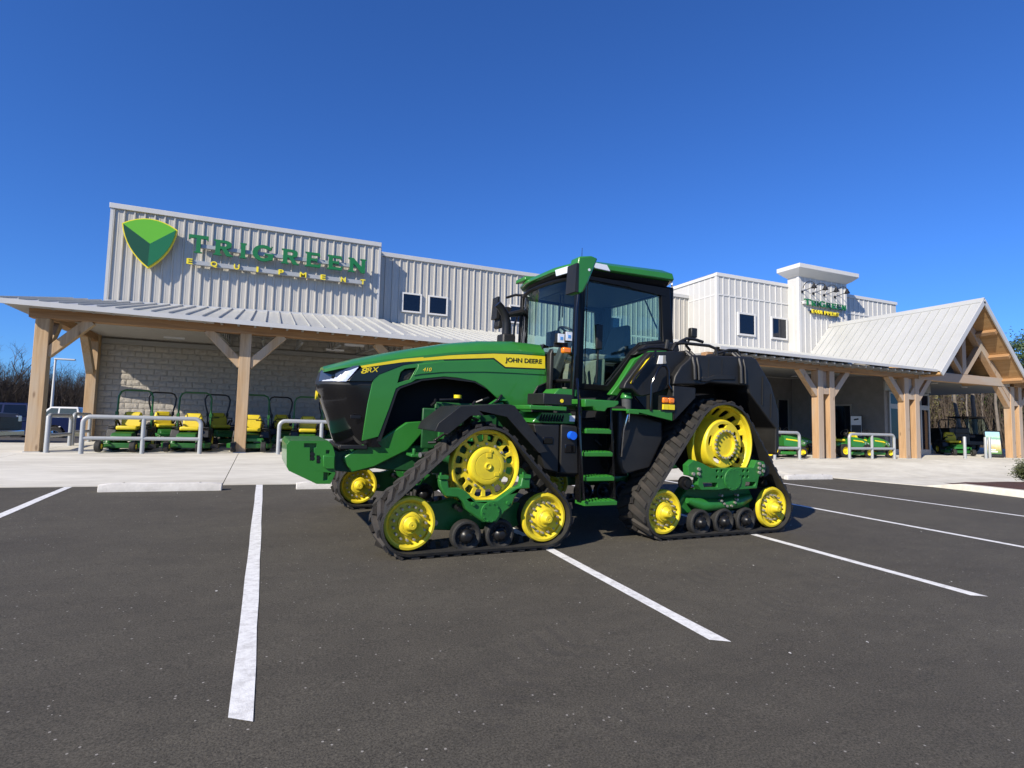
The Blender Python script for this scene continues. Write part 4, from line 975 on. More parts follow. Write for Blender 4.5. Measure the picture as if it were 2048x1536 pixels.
def rear_unit(dy):
    D = (1.62, 1.205); F, B = (.67, .345), (2.57, .345)
    track([(D, .525), (F, .288), (B, .288)], -1.68, -1.07, .152, dy)
    w = MB(); n = 22; y = -1.62; m = w
    MB().lathe([(.50, .10), (.50, .45)], (D[0], y + dy, D[1]), 'y', 48).build('drum', 'rubber', tr)
    m.lathe([(.50, .11), (.53, .10), (.53, .01), (.525, -.008), (.510, -.012), (.498, 0), (.492, .05)], (D[0], y, D[1]), 'y', 88)
    o = T(w, 'drive_wheel', 'yellow_wheel', loc=(0, dy, 0))
    # slotted cone between rim and hub barrel
    c = MB(); seg = 18
    def pt(r, a, k=0.0):
        t = (.495 - r) / (.495 - .345); return (D[0] + r * math.cos(a), y + .05 + .20 * t + k, D[1] + r * math.sin(a))
    for i in range(seg):
        a0 = 2 * math.pi * i / seg; st = 2 * math.pi / seg; A = lambda u: a0 + st * u
        outer = [(.495, 0), (.495, .17), (.495, .34), (.495, .5), (.495, .66), (.495, .83), (.495, 1), (.42, 1), (.345, 1), (.345, .5), (.345, 0), (.42, 0)]
        inner = [(.455, .22), (.470, .26), (.475, .38), (.475, .5), (.475, .62), (.470, .74), (.455, .78), (.42, .78), (.385, .70), (.380, .5), (.385, .30), (.42, .22)]
        N = len(outer)
        V = [pt(r, A(u)) for r, u in outer] + [pt(r, A(u)) for r, u in inner] + [pt(r, A(u), .03) for r, u in inner]
        c.add(V, [(j, (j + 1) % N, N + (j + 1) % N, N + j) for j in range(N)] + [(N + j, N + (j + 1) % N, 2 * N + (j + 1) % N, 2 * N + j) for j in range(N)])
    c.build('slotted_web', 'yellow_wheel', o, ang=40)
    MB().lathe([(.345, .25), (.335, .20), (.325, .02), (.318, 0), (.308, -.012), (.29, -.014)], (D[0] - .0, y, D[1]), 'y', 64).build('hub_barrel', 'yellow_wheel', o)
    d = MB(); d.prism(circle(D, .30, 56), 'y', y - .012, y + .02, [slot(D, .212, .268, 2 * math.pi * (i + .35) / 5, .30) for i in range(5)]); d.build('hub_disc', 'yellow_wheel', o, bevel=.003)
    MB().lathe([(.200, 0), (.195, -.03), (.165, -.035), (.155, -.03), (.150, .03), (.115, .05), (.108, .03), (.085, .025), (.075, .04), (.05, .03), (.03, .01), (0, .01)], (D[0], y - .012, D[1]), 'y', 56).build('hub_cap', 'yellow_wheel', o)
    bolts(D, .180, 20, y - .04, y - .068, .0155).build('wheel_bolts', 'zinc', o)
    idler(F, -1.62, dy, .28); idler(B, -1.62, dy, .28)
    for x in (1.28, 1.685, 2.08): roller((x, .188), -1.62, dy, .168)
    f = T(MB().prism(FRAME_R, 'y', -1.72, -1.62, [[(1.19, .716), (1.442, .713), (1.444, .655), (1.218, .655)], [(1.939, .716), (2.13, .714), (2.105, .655), (1.926, .655)]] + [circle(p, .021, 12) for p in ((1.429, .864), (1.51, .864), (1.432, .785), (1.513, .785), (1.892, .862), (1.969, .861), (1.894, .785), (1.971, .785))]), 'undercarriage_frame', 'green_cast', loc=(0, dy, 0), bevel=.010)
    MB().lathe([(.148, 0), (.143, -.014), (0, -.014)], (1.7, -1.72, .755), 'y', 36).build('cover_plate', 'green_cast', f); bolts((1.7, .755), .125, 12, -1.73, -1.742, .007).build('plate_bolts', 'green_cast', f)
    bb = MB()
    for x, z in ((1.11, .89), (1.11, .83), (1.02, .83), (2.17, .96), (2.17, .90), (2.17, .84), (2.24, .93), (2.24, .86)): bb.cyl((x, -1.70, z), (x, -1.745, z), .021, seg=10)
    bb.build('frame_bolts', 'zinc', f)
    T(MB().prism([(.62, .36), (.75, .44), (1.05, .42), (1.125, .52), (1.202, .61), (2.3, .60), (2.4, .42), (2.6, .40), (2.6, .28), (2.43, .30), (1.592, .27), (1.211, .28), (.75, .27)], 'y', -1.44, -1.25), 'lower_frame', 'green_cast', loc=(0, dy, 0), bevel=.012)
    T(MB().tube([(1.15, -1.50, .47), (1.35, -1.53, .40), (1.7, -1.53, .40), (2.0, -1.53, .42), (2.25, -1.50, .47)], [.05, .085, .075, .085, .05], 14), 'roller_housing', 'green_cast', loc=(0, dy, 0))
    vb = MB()
    for x, z in ((1.62, .46), (1.67, .42), (1.72, .39), (1.80, .39), (1.86, .43), (1.90, .47), (1.62, .53), (1.9, .53)): vb.cyl((x, -1.57, z), (x, -1.63, z), .016, seg=8)
    T(vb, 'valve_bolts', 'zinc', loc=(0, dy, 0)); T(MB().cyl((1.02, -1.55, .70), (1.02, -1.62, .70), .085, seg=20).cyl((1.02, -1.62, .70), (1.02, -1.65, .70), .05, seg=16), 'tension_cylinder', 'black_metal', loc=(0, dy, 0))
    T(MB().cyl((2.36, -1.55, .86), (2.36, -1.66, .86), .085, seg=20).cyl((2.36, -1.66, .86), (2.36, -1.69, .86), .05, seg=16), 'tension_cylinder', 'black_metal', loc=(0, dy, 0))
for dy in (0, 2.93): front_unit(dy)
for dy in (0, 2.80): rear_unit(dy)

# chassis, axles, engine
T(MB().cyl((-1.76, -1.5, .925), (-1.76, 1.5, .925), .11, seg=18).cyl((1.62, -1.55, 1.205), (1.62, 1.55, 1.205), .14, seg=18).cyl((-1.76, -1.25, .925), (-1.76, -.95, .925), .17, seg=20).cyl((1.62, -1.2, 1.205), (1.62, -.8, 1.205), .22, seg=20), 'axle', 'engine_green')
T(MB().prism([(-2.9, .80), (-2.5, 1.05), (-1.2, 1.05), (-.6, 1.25), (1.9, 1.35), (2.1, 1.1), (2.0, .75), (.2, .66), (-1.4, .66), (-2.5, .74)], 'y', -.36, .36), 'chassis', 'engine_green', bevel=.02)
T(MB().box(-2.62, -.62, -.12, .12, 1.05, 1.98), 'engine_bay_shade', 'black_matte')  # plain black box standing in for the shade under the hood
eng = T(MB().box(-2.15, -1.0, -.45, -.41, 1.02, 1.52).box(-2.0, -1.15, -.47, -.42, 1.30, 1.60).box(-1.9, -1.6, -.52, -.44, 1.06, 1.26), 'engine_block', 'engine_green', bevel=.015)
e2_ = MB(); random.seed(11)
for k in range(9):
    x = random.uniform(-2.1, -1.1); z = random.uniform(1.1, 1.75); a = random.uniform(0, 6.28); L_ = random.uniform(.12, .4)
    e2_.tube([(x, -.50, z), (x + .4 * L_ * math.cos(a), -.54, z + .3 * L_ * math.sin(a)), (x + L_ * math.cos(a), -.50, z + L_ * .6 * math.sin(a))], .018, 8)
e2_.build('hoses', 'black_metal', eng)
for x, z in ((-1.95, 1.42), (-1.9, 1.20), (-1.45, 1.42), (-1.30, 1.20), (-1.52, 1.12)): MB().box(x - .05, x + .05, -.515, -.46, z - .06, z + .06).cyl((x + .02, -.51, z + .02), (x + .02, -.535, z + .02), .022, seg=10).build('engine_housing', 'green_cast', eng, bevel=.006)
MB().cyl((-1.72, -.50, 1.66), (-1.72, -.50, 1.70), .05, seg=14).build('oil_cap', 'yellow', eng)
MB().tube([(-1.1, -.50, 1.62), (-1.25, -.52, 1.60), (-1.35, -.52, 1.52)], .02, 8).tube([(-1.05, -.50, 1.66), (-1.2, -.52, 1.66), (-1.32, -.53, 1.58)], .016, 8).build('coolant_pipe', 'green', eng)
for x in (-2.12,): T(MB().box(x - .20, x + .14, -.66, -.40, .93, .965).box(x - .18, x - .15, -.66, -.60, .95, 1.03), 'mount_bracket', 'green_cast', bevel=.008)
T(MB().tube([(-2.3, -.95, .98), (-2.0, -.8, 1.0), (-1.5, -.7, .98), (-1.1, -.9, 1.0)], .03, 10), 'steering_rod', 'steel')
for k, y in enumerate((-.62, -.70, -.78)):
    T(MB().tube([(-2.0 + .1 * k, -.5, 1.12), (-1.9, y, 1.22 - .04 * k), (-1.7 + .06 * k, y - .12, 1.12), (-1.62, y - .3, .98)], .017, 8), 'hydraulic_hose', 'black_metal')

# front weight and frame
WGT = [(-3.667, 1.09), (-3.254, 1.097), (-3.202, 1.04), (-3.173, 0.956), (-3.155, 0.723), (-3.202, 0.607), (-3.353, 0.609), (-3.656, 0.759), (-3.681, 0.807), (-3.695, 1.049)]
H1 = [(-3.512, 1.065), (-3.379, 1.067), (-3.377, 1.021), (-3.402, 1.012), (-3.400, .872), (-3.439, .872), (-3.448, 1.019), (-3.510, 1.019)]
wt = T(MB().prism(WGT, 'y', -.50, .50, [H1, [(-3.371, .930), (-3.336, .930), (-3.332, .839), (-3.366, .839)], [(-3.272, .992), (-3.232, .992), (-3.232, .950), (-3.272, .950)], [(-3.285, .74), (-3.235, .735), (-3.235, .65), (-3.285, .645)]], floor=-.44), 'front_weight', 'green', bevel=.022, seg=3)
MB().prism([(-3.304, .933), (-3.176, .926), (-3.168, .784), (-3.272, .785), (-3.297, .809)], 'y', -.53, -.502).build('bracket_plate', 'green', wt, bevel=.008)
MB().cyl((-3.42, -.505, .945), (-3.42, -.44, .945), .024, seg=14).cyl((-3.42, -.505, .90), (-3.42, -.44, .90), .024, seg=14).cyl((-3.352, -.505, .905), (-3.352, -.44, .905), .020, seg=14).cyl((-3.352, -.505, .865), (-3.352, -.44, .865), .020, seg=14).build('lifting_pins', 'black_metal', wt)
T(MB().prism([(-3.16, .96), (-2.9, 1.0), (-2.6, 1.0), (-2.6, .78), (-2.95, .72), (-3.16, .74)], 'y', -.34, .34), 'weight_carrier', 'engine_green', bevel=.01)
SK = [(-3.069, 0.9), (-2.859, 1.056), (-2.638, 1.129), (-2.587, 1.166), (-2.345, 1.332), (-2.087, 1.358), (-2.083, 1.267), (-2.309, 0.993), (-2.707, 0.789), (-2.959, 0.726), (-3.05, 0.849)]
for s in (-1, 1): T(MB().prism(SK, 'y', s * .43, s * .33), 'lower_skirt', 'green', bevel=.015)

# hood
CREASE = [(-3.32, 1.921), (-3.16, 1.965), (-2.987, 2.005), (-2.607, 2.087), (-2.274, 2.146), (-1.838, 2.23), (-1.377, 2.293), (-0.888, 2.327), (-0.50, 2.330)]
TOP = [1.935, 1.99, 2.05, 2.156, 2.240, 2.342, 2.418, 2.458, 2.452]
HWD = [.34, .425, .465, .485, .495, .50, .50, .50, .50]
rings = []
for (x, zc), zt, w in zip(CREASE, TOP, HWD):
    rings.append([(x, -w, zc - .03), (x, -w, zc), (x, -w + .055, zc + (zt - zc) * .55), (x, -w + .14, zt), (x, -w * .4, zt + .028), (x, w * .4, zt + .028), (x, w - .14, zt), (x, w - .055, zc + (zt - zc) * .55), (x, w, zc), (x, w, zc - .03)])
T(MB().loft(rings), 'hood', 'green', ang=24)
HS = [(-2.874, 1.101), (-2.834, 1.536), (-2.786, 1.829), (-2.95, 1.99), (-2.607, 2.075), (-2.274, 2.134), (-1.838, 2.218), (-1.377, 2.281), (-.888, 2.315), (-.50, 2.318), (-.465, 2.115), (-.45, 1.939), (-.576, 1.876), (-.653, 1.743), (-.651, 1.468), (-.95, 1.583), (-1.191, 1.698), (-1.351, 1.822), (-1.505, 1.892), (-1.70, 1.915), (-1.91, 1.919), (-2.189, 1.875), (-2.46, 1.765), (-2.504, 1.735), (-2.573, 1.498), (-2.685, 1.153)]
HH = [(-2.49, 1.807), (-2.456, 1.941), (-2.416, 1.977), (-2.264, 2.008), (-2.342, 1.857)]
STRIPE = [(-2.939, 1.98), (-2.922, 1.957), (-2.439, 2.062), (-1.924, 2.137), (-1.248, 2.208), (-1.077, 2.102), (-0.488, 2.122), (-0.495, 2.290), (-0.9, 2.282), (-1.26, 2.262), (-1.926, 2.187), (-2.441, 2.1)]
B8 = [(-3.079, 1.790), (-2.934, 1.954), (-2.922, 1.954), (-2.439, 2.059), (-2.176, 2.084), (-2.43, 2.028), (-2.721, 1.892), (-2.782, 1.83), (-2.794, 1.805)]
for s in (-1, 1):
    hp = T(MB().prism(HS, 'y', s * .492, s * .455, [HH]), 'hood_side', 'green', bevel=.010)
    MB().prism(STRIPE, 'y', s * .496, s * .4925).build('yellow_stripe', 'yellow', hp)
    BS = [(-1.924, 2.137), (-1.248, 2.208), (-1.077, 2.102), (-.488, 2.122), (-.487, 2.108), (-1.082, 2.086), (-1.255, 2.192), (-1.924, 2.122)]
    MB().prism(BS, 'y', s * .4955, s * .4925).build('stripe_shadow_line', 'black_plastic', hp)
    MB().prism([(-2.25, 2.050), (-1.924, 2.112), (-1.26, 2.176), (-1.095, 2.070), (-.49, 2.092), (-.485, 2.035), (-1.0, 2.025), (-1.4, 2.012), (-1.9, 1.975), (-2.2, 1.930), (-2.30, 1.905), (-2.255, 2.0)], 'y', s * .5025, s * .488).build('upper_panel', 'green', hp, bevel=.006)
    MB().prism(B8, 'y', s * .497, s * .44).build('badge_panel', 'black_gloss', hp, bevel=.004)
    MB().prism([(-2.47, 1.80), (-2.44, 1.95), (-2.28, 1.99), (-2.35, 1.85)], 'y', s * .462, s * .45).build('vent_screen', 'grille', hp)
    lip = [(-2.70, 1.10), (-2.60, 1.50), (-2.535, 1.745), (-2.47, 1.79), (-2.19, 1.898), (-1.91, 1.942), (-1.50, 1.916), (-1.33, 1.84), (-1.33, 1.80), (-1.50, 1.872), (-1.91, 1.897), (-2.185, 1.852), (-2.45, 1.742), (-2.485, 1.70), (-2.55, 1.47), (-2.655, 1.10)]
    MB().prism(lip, 'y', s * .486, s * .40).build('arch_liner', 'black_plastic', hp)
    MB().tube([(-.455, s * .48, 1.93), (-.58, s * .49, 1.875), (-.66, s * .495, 1.745), (-.66, s * .495, 1.47)], .014, 8).build('edge_seal', 'black_plastic', hp)
    if s < 0:
        split_text('brand_letter', text_mesh('JOHN DEERE', .1, .002, 'decal_black', .0012), hp, -1.085, -.545, 2.150, 2.228, -.4985, slope=.03)
        split_text('model_letter', text_mesh('8', .1, .004, 'yellow', .0012), hp, -2.935, -2.868, 1.885, 1.958, -.502, shear=.25, slope=.15); split_text('model_letter', text_mesh('RX', .1, .004, 'yellow', .0), hp, -2.862, -2.738, 1.905, 1.965, -.502, shear=.25, slope=.15)
        split_text('power_figure', text_mesh('410', .1, .003, 'yellow', .0), hp, -2.19, -2.085, 1.965, 2.012, -.5045, shear=.2, slope=.08)
# nose: smoked grille wrapped round the front
def nose_y(u): return .478 * (1 - (1 - min(1, u / .50)) ** 2.3) ** .62
def nose_ring(z, xf):
    us = [0, .012, .03, .06, .10, .16, .24, .34, .46]
    near_ = [(xf + u, -nose_y(u + .004), z) for u in us] + [(-2.76, -.478, z)]
    return near_ + [(x, -y, z_) for x, y, z_ in near_[::-1]]
T(MB().loft([nose_ring(z, xf) for z, xf in ((1.03, -3.10), (1.08, -3.14), (1.30, -3.22), (1.55, -3.315), (1.68, -3.37), (1.75, -3.375))]), 'grille', 'black_gloss', ang=40)
T(MB().loft([nose_ring(z, xf) for z, xf in ((1.752, -3.380), (1.80, -3.375), (1.90, -3.345), (1.93, -3.32))]), 'lamp_surround', 'black_plastic', ang=40)
for s in (-1, 1):
    h = MB(); cols = 9; V = []
    for i in range(cols + 1):
        t = i / cols; xb, xt = -3.345 + t * (.275), -3.325 + t * (.385); zb, zt_ = 1.785 + t * .005, 1.912 + t * .075
        for x, z in ((xb, zb), (xt, zt_)):
            u = x + 3.37 - (z - 1.78) * .25; V.append((x - .014, s * (nose_y(max(0.02, u)) + .012), z))
    h.add(V, [(2 * i, 2 * i + 1, 2 * i + 3, 2 * i + 2) for i in range(cols)])
    hl = T(h, 'headlight', 'lens_dark', ang=60)
    MB().add([(x - .004, y * 1.012, z if i % 2 == 0 else V[i - 1][2] + (z - V[i - 1][2]) * (.25 + .65 * (i // 2) / cols)) for i, (x, y, z) in enumerate(V)], h.f[1:]).build('reflector', 'lamp_refl', hl, ang=60)
    MB().lathe([(.034, 0), (.028, -s * -.012), (0, -s * -.016)], (-3.21, s * (nose_y(.15) + .012), 1.845), 'y', 18).build('projector', 'black_gloss', hl)
T(MB().prism(circle((0, 1.62), .055, 20), 'x', -3.372, -3.352), 'front_badge', 'yellow')
T(MB().box(-3.12, -2.80, -.47, -.40, 1.0, 1.05).box(-3.12, -2.80, .40, .47, 1.0, 1.05).box(-3.13, -3.05, -.42, .42, .98, 1.04), 'grille_base', 'black_plastic', bevel=.01)
# grille detail seen through the smoked panel: cooler core frames
T(MB().box(-3.02, -2.9, -.486, -.470, 1.36, 1.40), 'cooler_frame', 'black_metal', bevel=.004)

# front fenders
FO = [(-2.369, 1.281), (-2.334, 1.365), (-2.105, 1.547), (-1.552, 1.594), (-1.482, 1.581), (-1.052, 1.085)]
FI = [(-2.325, 1.275), (-2.300, 1.345), (-2.085, 1.512), (-1.556, 1.556), (-1.500, 1.545), (-1.092, 1.075)]
SKT = [(-2.215, 1.262), (-1.985, 1.452), (-1.69, 1.475), (-1.57, 1.455), (-1.16, 1.07)]
for s in (-1, 1):
    f = T(MB().prism(FO + FI[::-1], 'y', s * 1.68, s * 1.02), 'front_fender', 'black_plastic', bevel=.012)
    MB().prism(FO + SKT[::-1], 'y', s * 1.692, s * 1.655).build('fender_skirt', 'black_plastic', f, bevel=.010)
    MB().bar((-1.75, s * 1.05, 1.53), (-1.75, s * .7, 1.05), .08, .05).build('fender_stay', 'black_metal', f)

# cab
def ring_frame(outer, inner, y0, y1): return MB().prism(outer, 'y', y0, y1, [inner])
DO = [(-.25, 1.85), (.32, 1.85), (.52, 2.06), (.76, 2.36), (.88, 2.45), (1.40, 2.52), (1.30, 3.38), (-.25, 3.38)]
DI = [(-.12, 1.93), (.265, 1.93), (.44, 2.13), (.66, 2.40), (.78, 2.53), (1.20, 2.61), (1.14, 3.28), (.60, 3.30), (-.12, 3.32)]
for s in (-1, 1):
    d = T(ring_frame(DO, DI, s * .875, s * .815), 'door_frame', 'cab_black', bevel=.012)
    MB().prism(DI, 'y', s * .850, s * .846).build('door_glass', 'cab_glass', d)
    if s < 0:
        MB().prism([(-.075, 1.97), (-.075, 3.28), (-.055, 3.30), (1.11, 3.265), (1.165, 2.63), (.78, 2.56), (.64, 2.42), (.25, 1.96), (.245, 1.945), (.79, 2.535), (1.185, 2.605), (1.13, 3.285), (-.085, 3.315), (-.085, 1.94)], 'y', s * .853, s * .846).build('glass_seal', 'black_plastic', d)
    T(MB().prism([(.62, 3.30), (1.22, 3.26), (1.24, 3.38), (.40, 3.38), (.52, 3.34)], 'y', s * .879, s * .80), 'roof_rail', 'cab_black')
    # tall grab rail on the front pillar
    gr_ = T(MB().tube([(-.30, s * .93, 1.60), (-.31, s * .96, 2.0), (-.30, s * .96, 2.9), (-.27, s * .93, 3.08), (-.22, s * .88, 3.12)], .019, 10), 'grab_rail', 'black_gloss')
    T(MB().box(1.24, 1.40, s * .84, s * .70, 2.45, 3.42), 'rear_pillar', 'cab_black', bevel=.02)
WS = [(-.235, -.86), (-.34, -.60), (-.40, -.30), (-.415, 0), (-.40, .30), (-.34, .60), (-.235, .86)]
T(MB().loft([[(x + .02, y * .98, 1.98) for x, y in WS], [(x, y, 2.6) for x, y in WS], [(x + .04, y, 3.33) for x, y in WS]], False, False), 'windshield', 'cab_glass', ang=60)
T(MB().tube([(x + .02, y * .985, 1.96) for x, y in WS], .028, 8), 'windshield_seal', 'cab_black'); T(MB().tube([(x + .04, y, 3.35) for x, y in WS], .03, 8), 'windshield_seal', 'cab_black')
T(MB().box(1.33, 1.337, -.72, .72, 2.58, 3.34), 'rear_window', 'cab_glass')
T(MB().box(1.31, 1.36, -.74, .74, 2.48, 2.585).box(1.31, 1.36, -.74, .74, 3.33, 3.40), 'rear_frame', 'black_plastic')
for s in (-1, 1): T(MB().bar((-.235, s * .845, 1.80), (-.205, s * .845, 3.40), .085, .085, (1, 0, 0)), 'front_pillar', 'cab_black', bevel=.01)
for s in (-1, 1): T(MB().prism([(-.46, 1.70), (-.47, 2.32), (-.43, 2.40), (-.41, 2.32), (-.41, 1.70)], 'y', s * .60, s * .49), 'cowl_side', 'black_plastic', bevel=.015)
T(MB().loft([[(-.56, y, 2.30) for y in (-.46, 0, .46)] , [(-.50, y, 2.46) for y in (-.46, 0, .46)], [(-.42, y, 2.42) for y in (-.46, 0, .46)]], False, False).box(-.56, -.44, -.44, .44, 1.6, 2.33), 'cowl', 'black_plastic')
T(MB().prism([(-.25, 1.62), (.35, 1.62), (.55, 1.85), (.9, 2.40), (1.38, 2.46), (1.38, 2.30), (1.0, 2.2), (.62, 1.55), (-.25, 1.45)], 'y', -.82, .82), 'cab_floor', 'cab_dark')
# roof
def roof_ring(z, g, xf, xr):
    w = .93 - g; c = .16
    return [(xf + c, -w, z), (xr - c, -w, z), (xr - .02, -w + .26, z), (xr, -w + .5, z), (xr, w - .5, z), (xr - .02, w - .26, z), (xr - c, w, z), (xf + c, w, z), (xf + .02, w - .2, z), (xf - .05, w - .5, z), (xf - .05, -w + .5, z), (xf + .02, -w + .2, z)]
rb = [roof_ring(0, .02, -.33, 1.45), roof_ring(0, 0, -.36, 1.48), roof_ring(0, .015, -.33, 1.46), roof_ring(0, .10, -.22, 1.34), roof_ring(0, .3, .0, 1.2)]
lift = lambda ring, z0, sl: [(x, y, z0 + sl * (x + .3)) for x, y, _ in ring]
T(MB().loft([lift(rb[0], 3.46, .012), lift(rb[1], 3.475, .018), lift(rb[2], 3.535, .035), lift(rb[3], 3.585, .040), lift(rb[4], 3.605, .038)]), 'cab_roof', 'green', ang=30, bevel=.01)
T(MB().loft([lift(roof_ring(0, .13, -.20, 1.34), 3.345, .0), lift(roof_ring(0, .06, -.27, 1.40), 3.40, .005), lift(roof_ring(0, .045, -.29, 1.43), 3.458, .012)]), 'roof_underside', 'cab_black', ang=40)
def lamp(name, quad, mat='lamp_refl', parent=None):
    a, b, c, d = [Vector(q) for q in quad]; n = (b - a).cross(d - a).normalized() * .012
    o = T(MB().hexa([a - n, b - n, c - n, d - n, a + n, b + n, c + n, d + n]), name, mat, parent, bevel=.004); return o
for s in (-1, 1):
    lamp('roof_light', [(-.02, s * .925, 3.475), (.22, s * .925, 3.465), (.16, s * .928, 3.545), (-.10, s * .915, 3.55)], 'lamp_white')
    if s < 0: lamp('roof_light', [(-.335, s * .78, 3.40), (-.375, s * .52, 3.40), (-.385, s * .50, 3.49), (-.345, s * .78, 3.49)], 'lamp_white')
    lamp('roof_light', [(1.30, s * .905, 3.43), (1.45, s * .74, 3.43), (1.44, s * .74, 3.51), (1.31, s * .895, 3.51)], 'lamp_white')
T(MB().lathe([(.09, 0), (.07, .035), (.03, .05), (0, .052)], (.12, -.35, 3.63), 'z', 20), 'antenna_base', 'black_plastic'); T(MB().cyl((.12, -.35, 3.66), (.12, -.35, 3.92), .006, .003, 6), 'antenna', 'black_metal')
T(MB().loft([[(-.40, .42, 3.53), (-.08, .42, 3.60), (-.08, .78, 3.60), (-.40, .78, 3.53)], [(-.40, .44, 3.60), (-.1, .44, 3.64), (-.1, .76, 3.64), (-.40, .76, 3.60)]]), 'receiver', 'green', bevel=.02)
# mirrors
for s in (-1, 1):
    MR = [(-.622, 3.469), (-.447, 3.503), (-.345, 3.481), (-.469, 3.166), (-.534, 3.04), (-.60, 3.00), (-.66, 3.03), (-.633, 3.388)]
    if s > 0: MR = [(-.50 + (x + .5) * .8, 3.05 + (z - 3.25) * .75) for x, z in MR]
    mr_ = T(MB().prism([(x + .11, z) for x, z in MR], 'y', s * 1.32, s * 1.12), 'mirror', 'green' if s < 0 else 'black_plastic', bevel=.02)
    MB().prism([(-.66 + .10, 3.02), (-.645 + .10, 3.38), (-.615 + .10, 3.38), (-.61 + .10, 3.02)], 'y', s * 1.325, s * 1.10).build('mirror_bezel', 'black_plastic', mr_)
    MB().tube([(-.35, s * 1.2, 3.40), (-.28, s * 1.0, 3.42), (-.2, s * .88, 3.40)], .022, 8).build('mirror_arm', 'black_metal', mr_)
    MB().cyl((-.36, s * 1.325, 3.32), (-.36, s * 1.31, 3.32), .018, seg=10).build('marker_lens', 'lamp_white', mr_)
T(MB().box(.06, .16, -.90, -.86, 2.40, 2.74), 'door_mirror', 'black_plastic', bevel=.015)
T(MB().tube([(.11, -.87, 2.42), (.11, -.86, 2.1), (.1, -.86, 1.95)], .012, 8), 'door_mirror_stem', 'black_metal')
# work lights, indicator on the near cab corner
for x, z in ((-.50, 2.49), (-.385, 2.525)):
    w_ = T(MB().box(x - .055, x + .055, -.92, -.85, z - .065, z + .065), 'work_light', 'black_plastic', bevel=.01); MB().box(x - .048, x + .048, -.932, -.918, z - .058, z + .058).build('lens', 'lamp_white', w_, bevel=.004)
    MB().box(x - .02, x + .02, -.937, -.93, z - .02, z + .02).build('reflector', 'chrome', w_)
T(MB().box(-.47, -.34, -.935, -.86, 2.30, 2.38), 'turn_signal', 'amber', bevel=.02); T(MB().tube([(-.45, -.87, 2.44), (-.42, -.88, 2.34), (-.28, -.87, 2.30)], .025, 8).box(-.56, -.36, -.86, -.84, 2.38, 2.45), 'lamp_bracket', 'black_plastic')
T(MB().tube([(1.40, -.80, 2.58), (1.55, -.98, 2.62), (1.58, -1.02, 2.70)], .02, 8), 'lamp_arm', 'black_metal')
rw = T(MB().box(1.53, 1.64, -1.08, -1.00, 2.68, 2.82), 'work_light', 'black_plastic', bevel=.015)
T(MB().box(1.22, 1.36, -.90, -.84, 2.50, 2.60), 'rear_lamp_cluster', 'black_plastic', bevel=.01); T(MB().cyl((1.24, -.895, 2.56), (1.24, -.915, 2.56), .03, seg=14).cyl((1.31, -.895, 2.565), (1.31, -.915, 2.565), .03, seg=14), 'rear_lens', 'chrome')
# wiper arms
T(MB().bar((.05, .1, 3.30), (-.30, -.50, 2.80), .02, .012).bar((.05, .02, 3.30), (-.28, -.55, 2.84), .014, .01), 'wiper', 'black_metal')
T(MB().bar((1.345, -.25, 3.32), (1.345, -.55, 2.85), .02, .012), 'wiper', 'black_metal')
# interior
st = T(MB().box(.48, .95, -.28, .28, 2.14, 2.27), 'seat', 'cab_gray', bevel=.05, seg=3)
MB().loft([[(.90, -.26, 2.24), (1.0, -.26, 2.24), (1.0, .26, 2.24), (.90, .26, 2.24)], [(.96, -.28, 2.6), (1.10, -.28, 2.6), (1.10, .28, 2.6), (.96, .28, 2.6)], [(1.04, -.2, 2.92), (1.14, -.2, 2.92), (1.14, .2, 2.92), (1.04, .2, 2.92)]]).build('seat_back', 'cab_gray', st, bevel=.04, seg=3)
MB().box(.60, .9, -.2, .2, 1.88, 2.14).build('seat_base', 'cab_dark', st)
MB().box(.30, .95, -.44, -.33, 2.30, 2.40).build('arm_rest', 'cab_tan', st, bevel=.03)
T(MB().box(.15, .98, .32, .52, 2.22, 2.42), 'control_console', 'cab_gray', bevel=.03); T(MB().box(.10, .14, .30, .62, 2.55, 2.80), 'display_screen', 'black_gloss', bevel=.01)
T(MB().bar((-.12, 0, 1.95), (.14, 0, 2.62), .16, .14), 'steering_column', 'cab_gray', bevel=.03)
sw_ = [(.17 + .19 * math.cos(a) * .85, .20 * math.sin(a), 2.70 + .19 * math.cos(a) * -.52) for a in [2 * math.pi * i / 28 for i in range(28)]]
T(MB().tube(sw_, .017, 8, closed=True).bar(sw_[0], sw_[14], .03, .02).bar(sw_[7], (.17, 0, 2.70), .03, .02), 'steering_wheel', 'black_plastic')
T(MB().box(-.05, .08, -.30, -.20, 1.90, 2.02).box(-.10, -.02, -.14, -.05, 1.86, 2.0).box(-.10, -.02, .05, .14, 1.86, 2.0), 'pedals', 'cab_dark', bevel=.01)
T(MB().box(.02, 1.22, -.76, .76, 3.335, 3.352), 'headliner', 'cab_gray')
T(MB().box(.30, .34, -.72, .40, 1.90, 2.30), 'kick_panel', 'cab_tan', bevel=.02); T(MB().tube([(.10, -.45, 2.28), (.16, -.47, 2.05), (.14, -.50, 1.95)], .03, 8), 'pedal_arm', 'cab_gray')
T(MB().box(.85, 1.30, .60, .80, 2.0, 2.62).box(.75, 1.3, -.80, -.66, 2.1, 2.55), 'inner_fender', 'cab_gray', bevel=.04)
T(MB().box(.70, .82, .74, .82, 2.2, 3.35), 'centre_pillar', 'cab_dark')
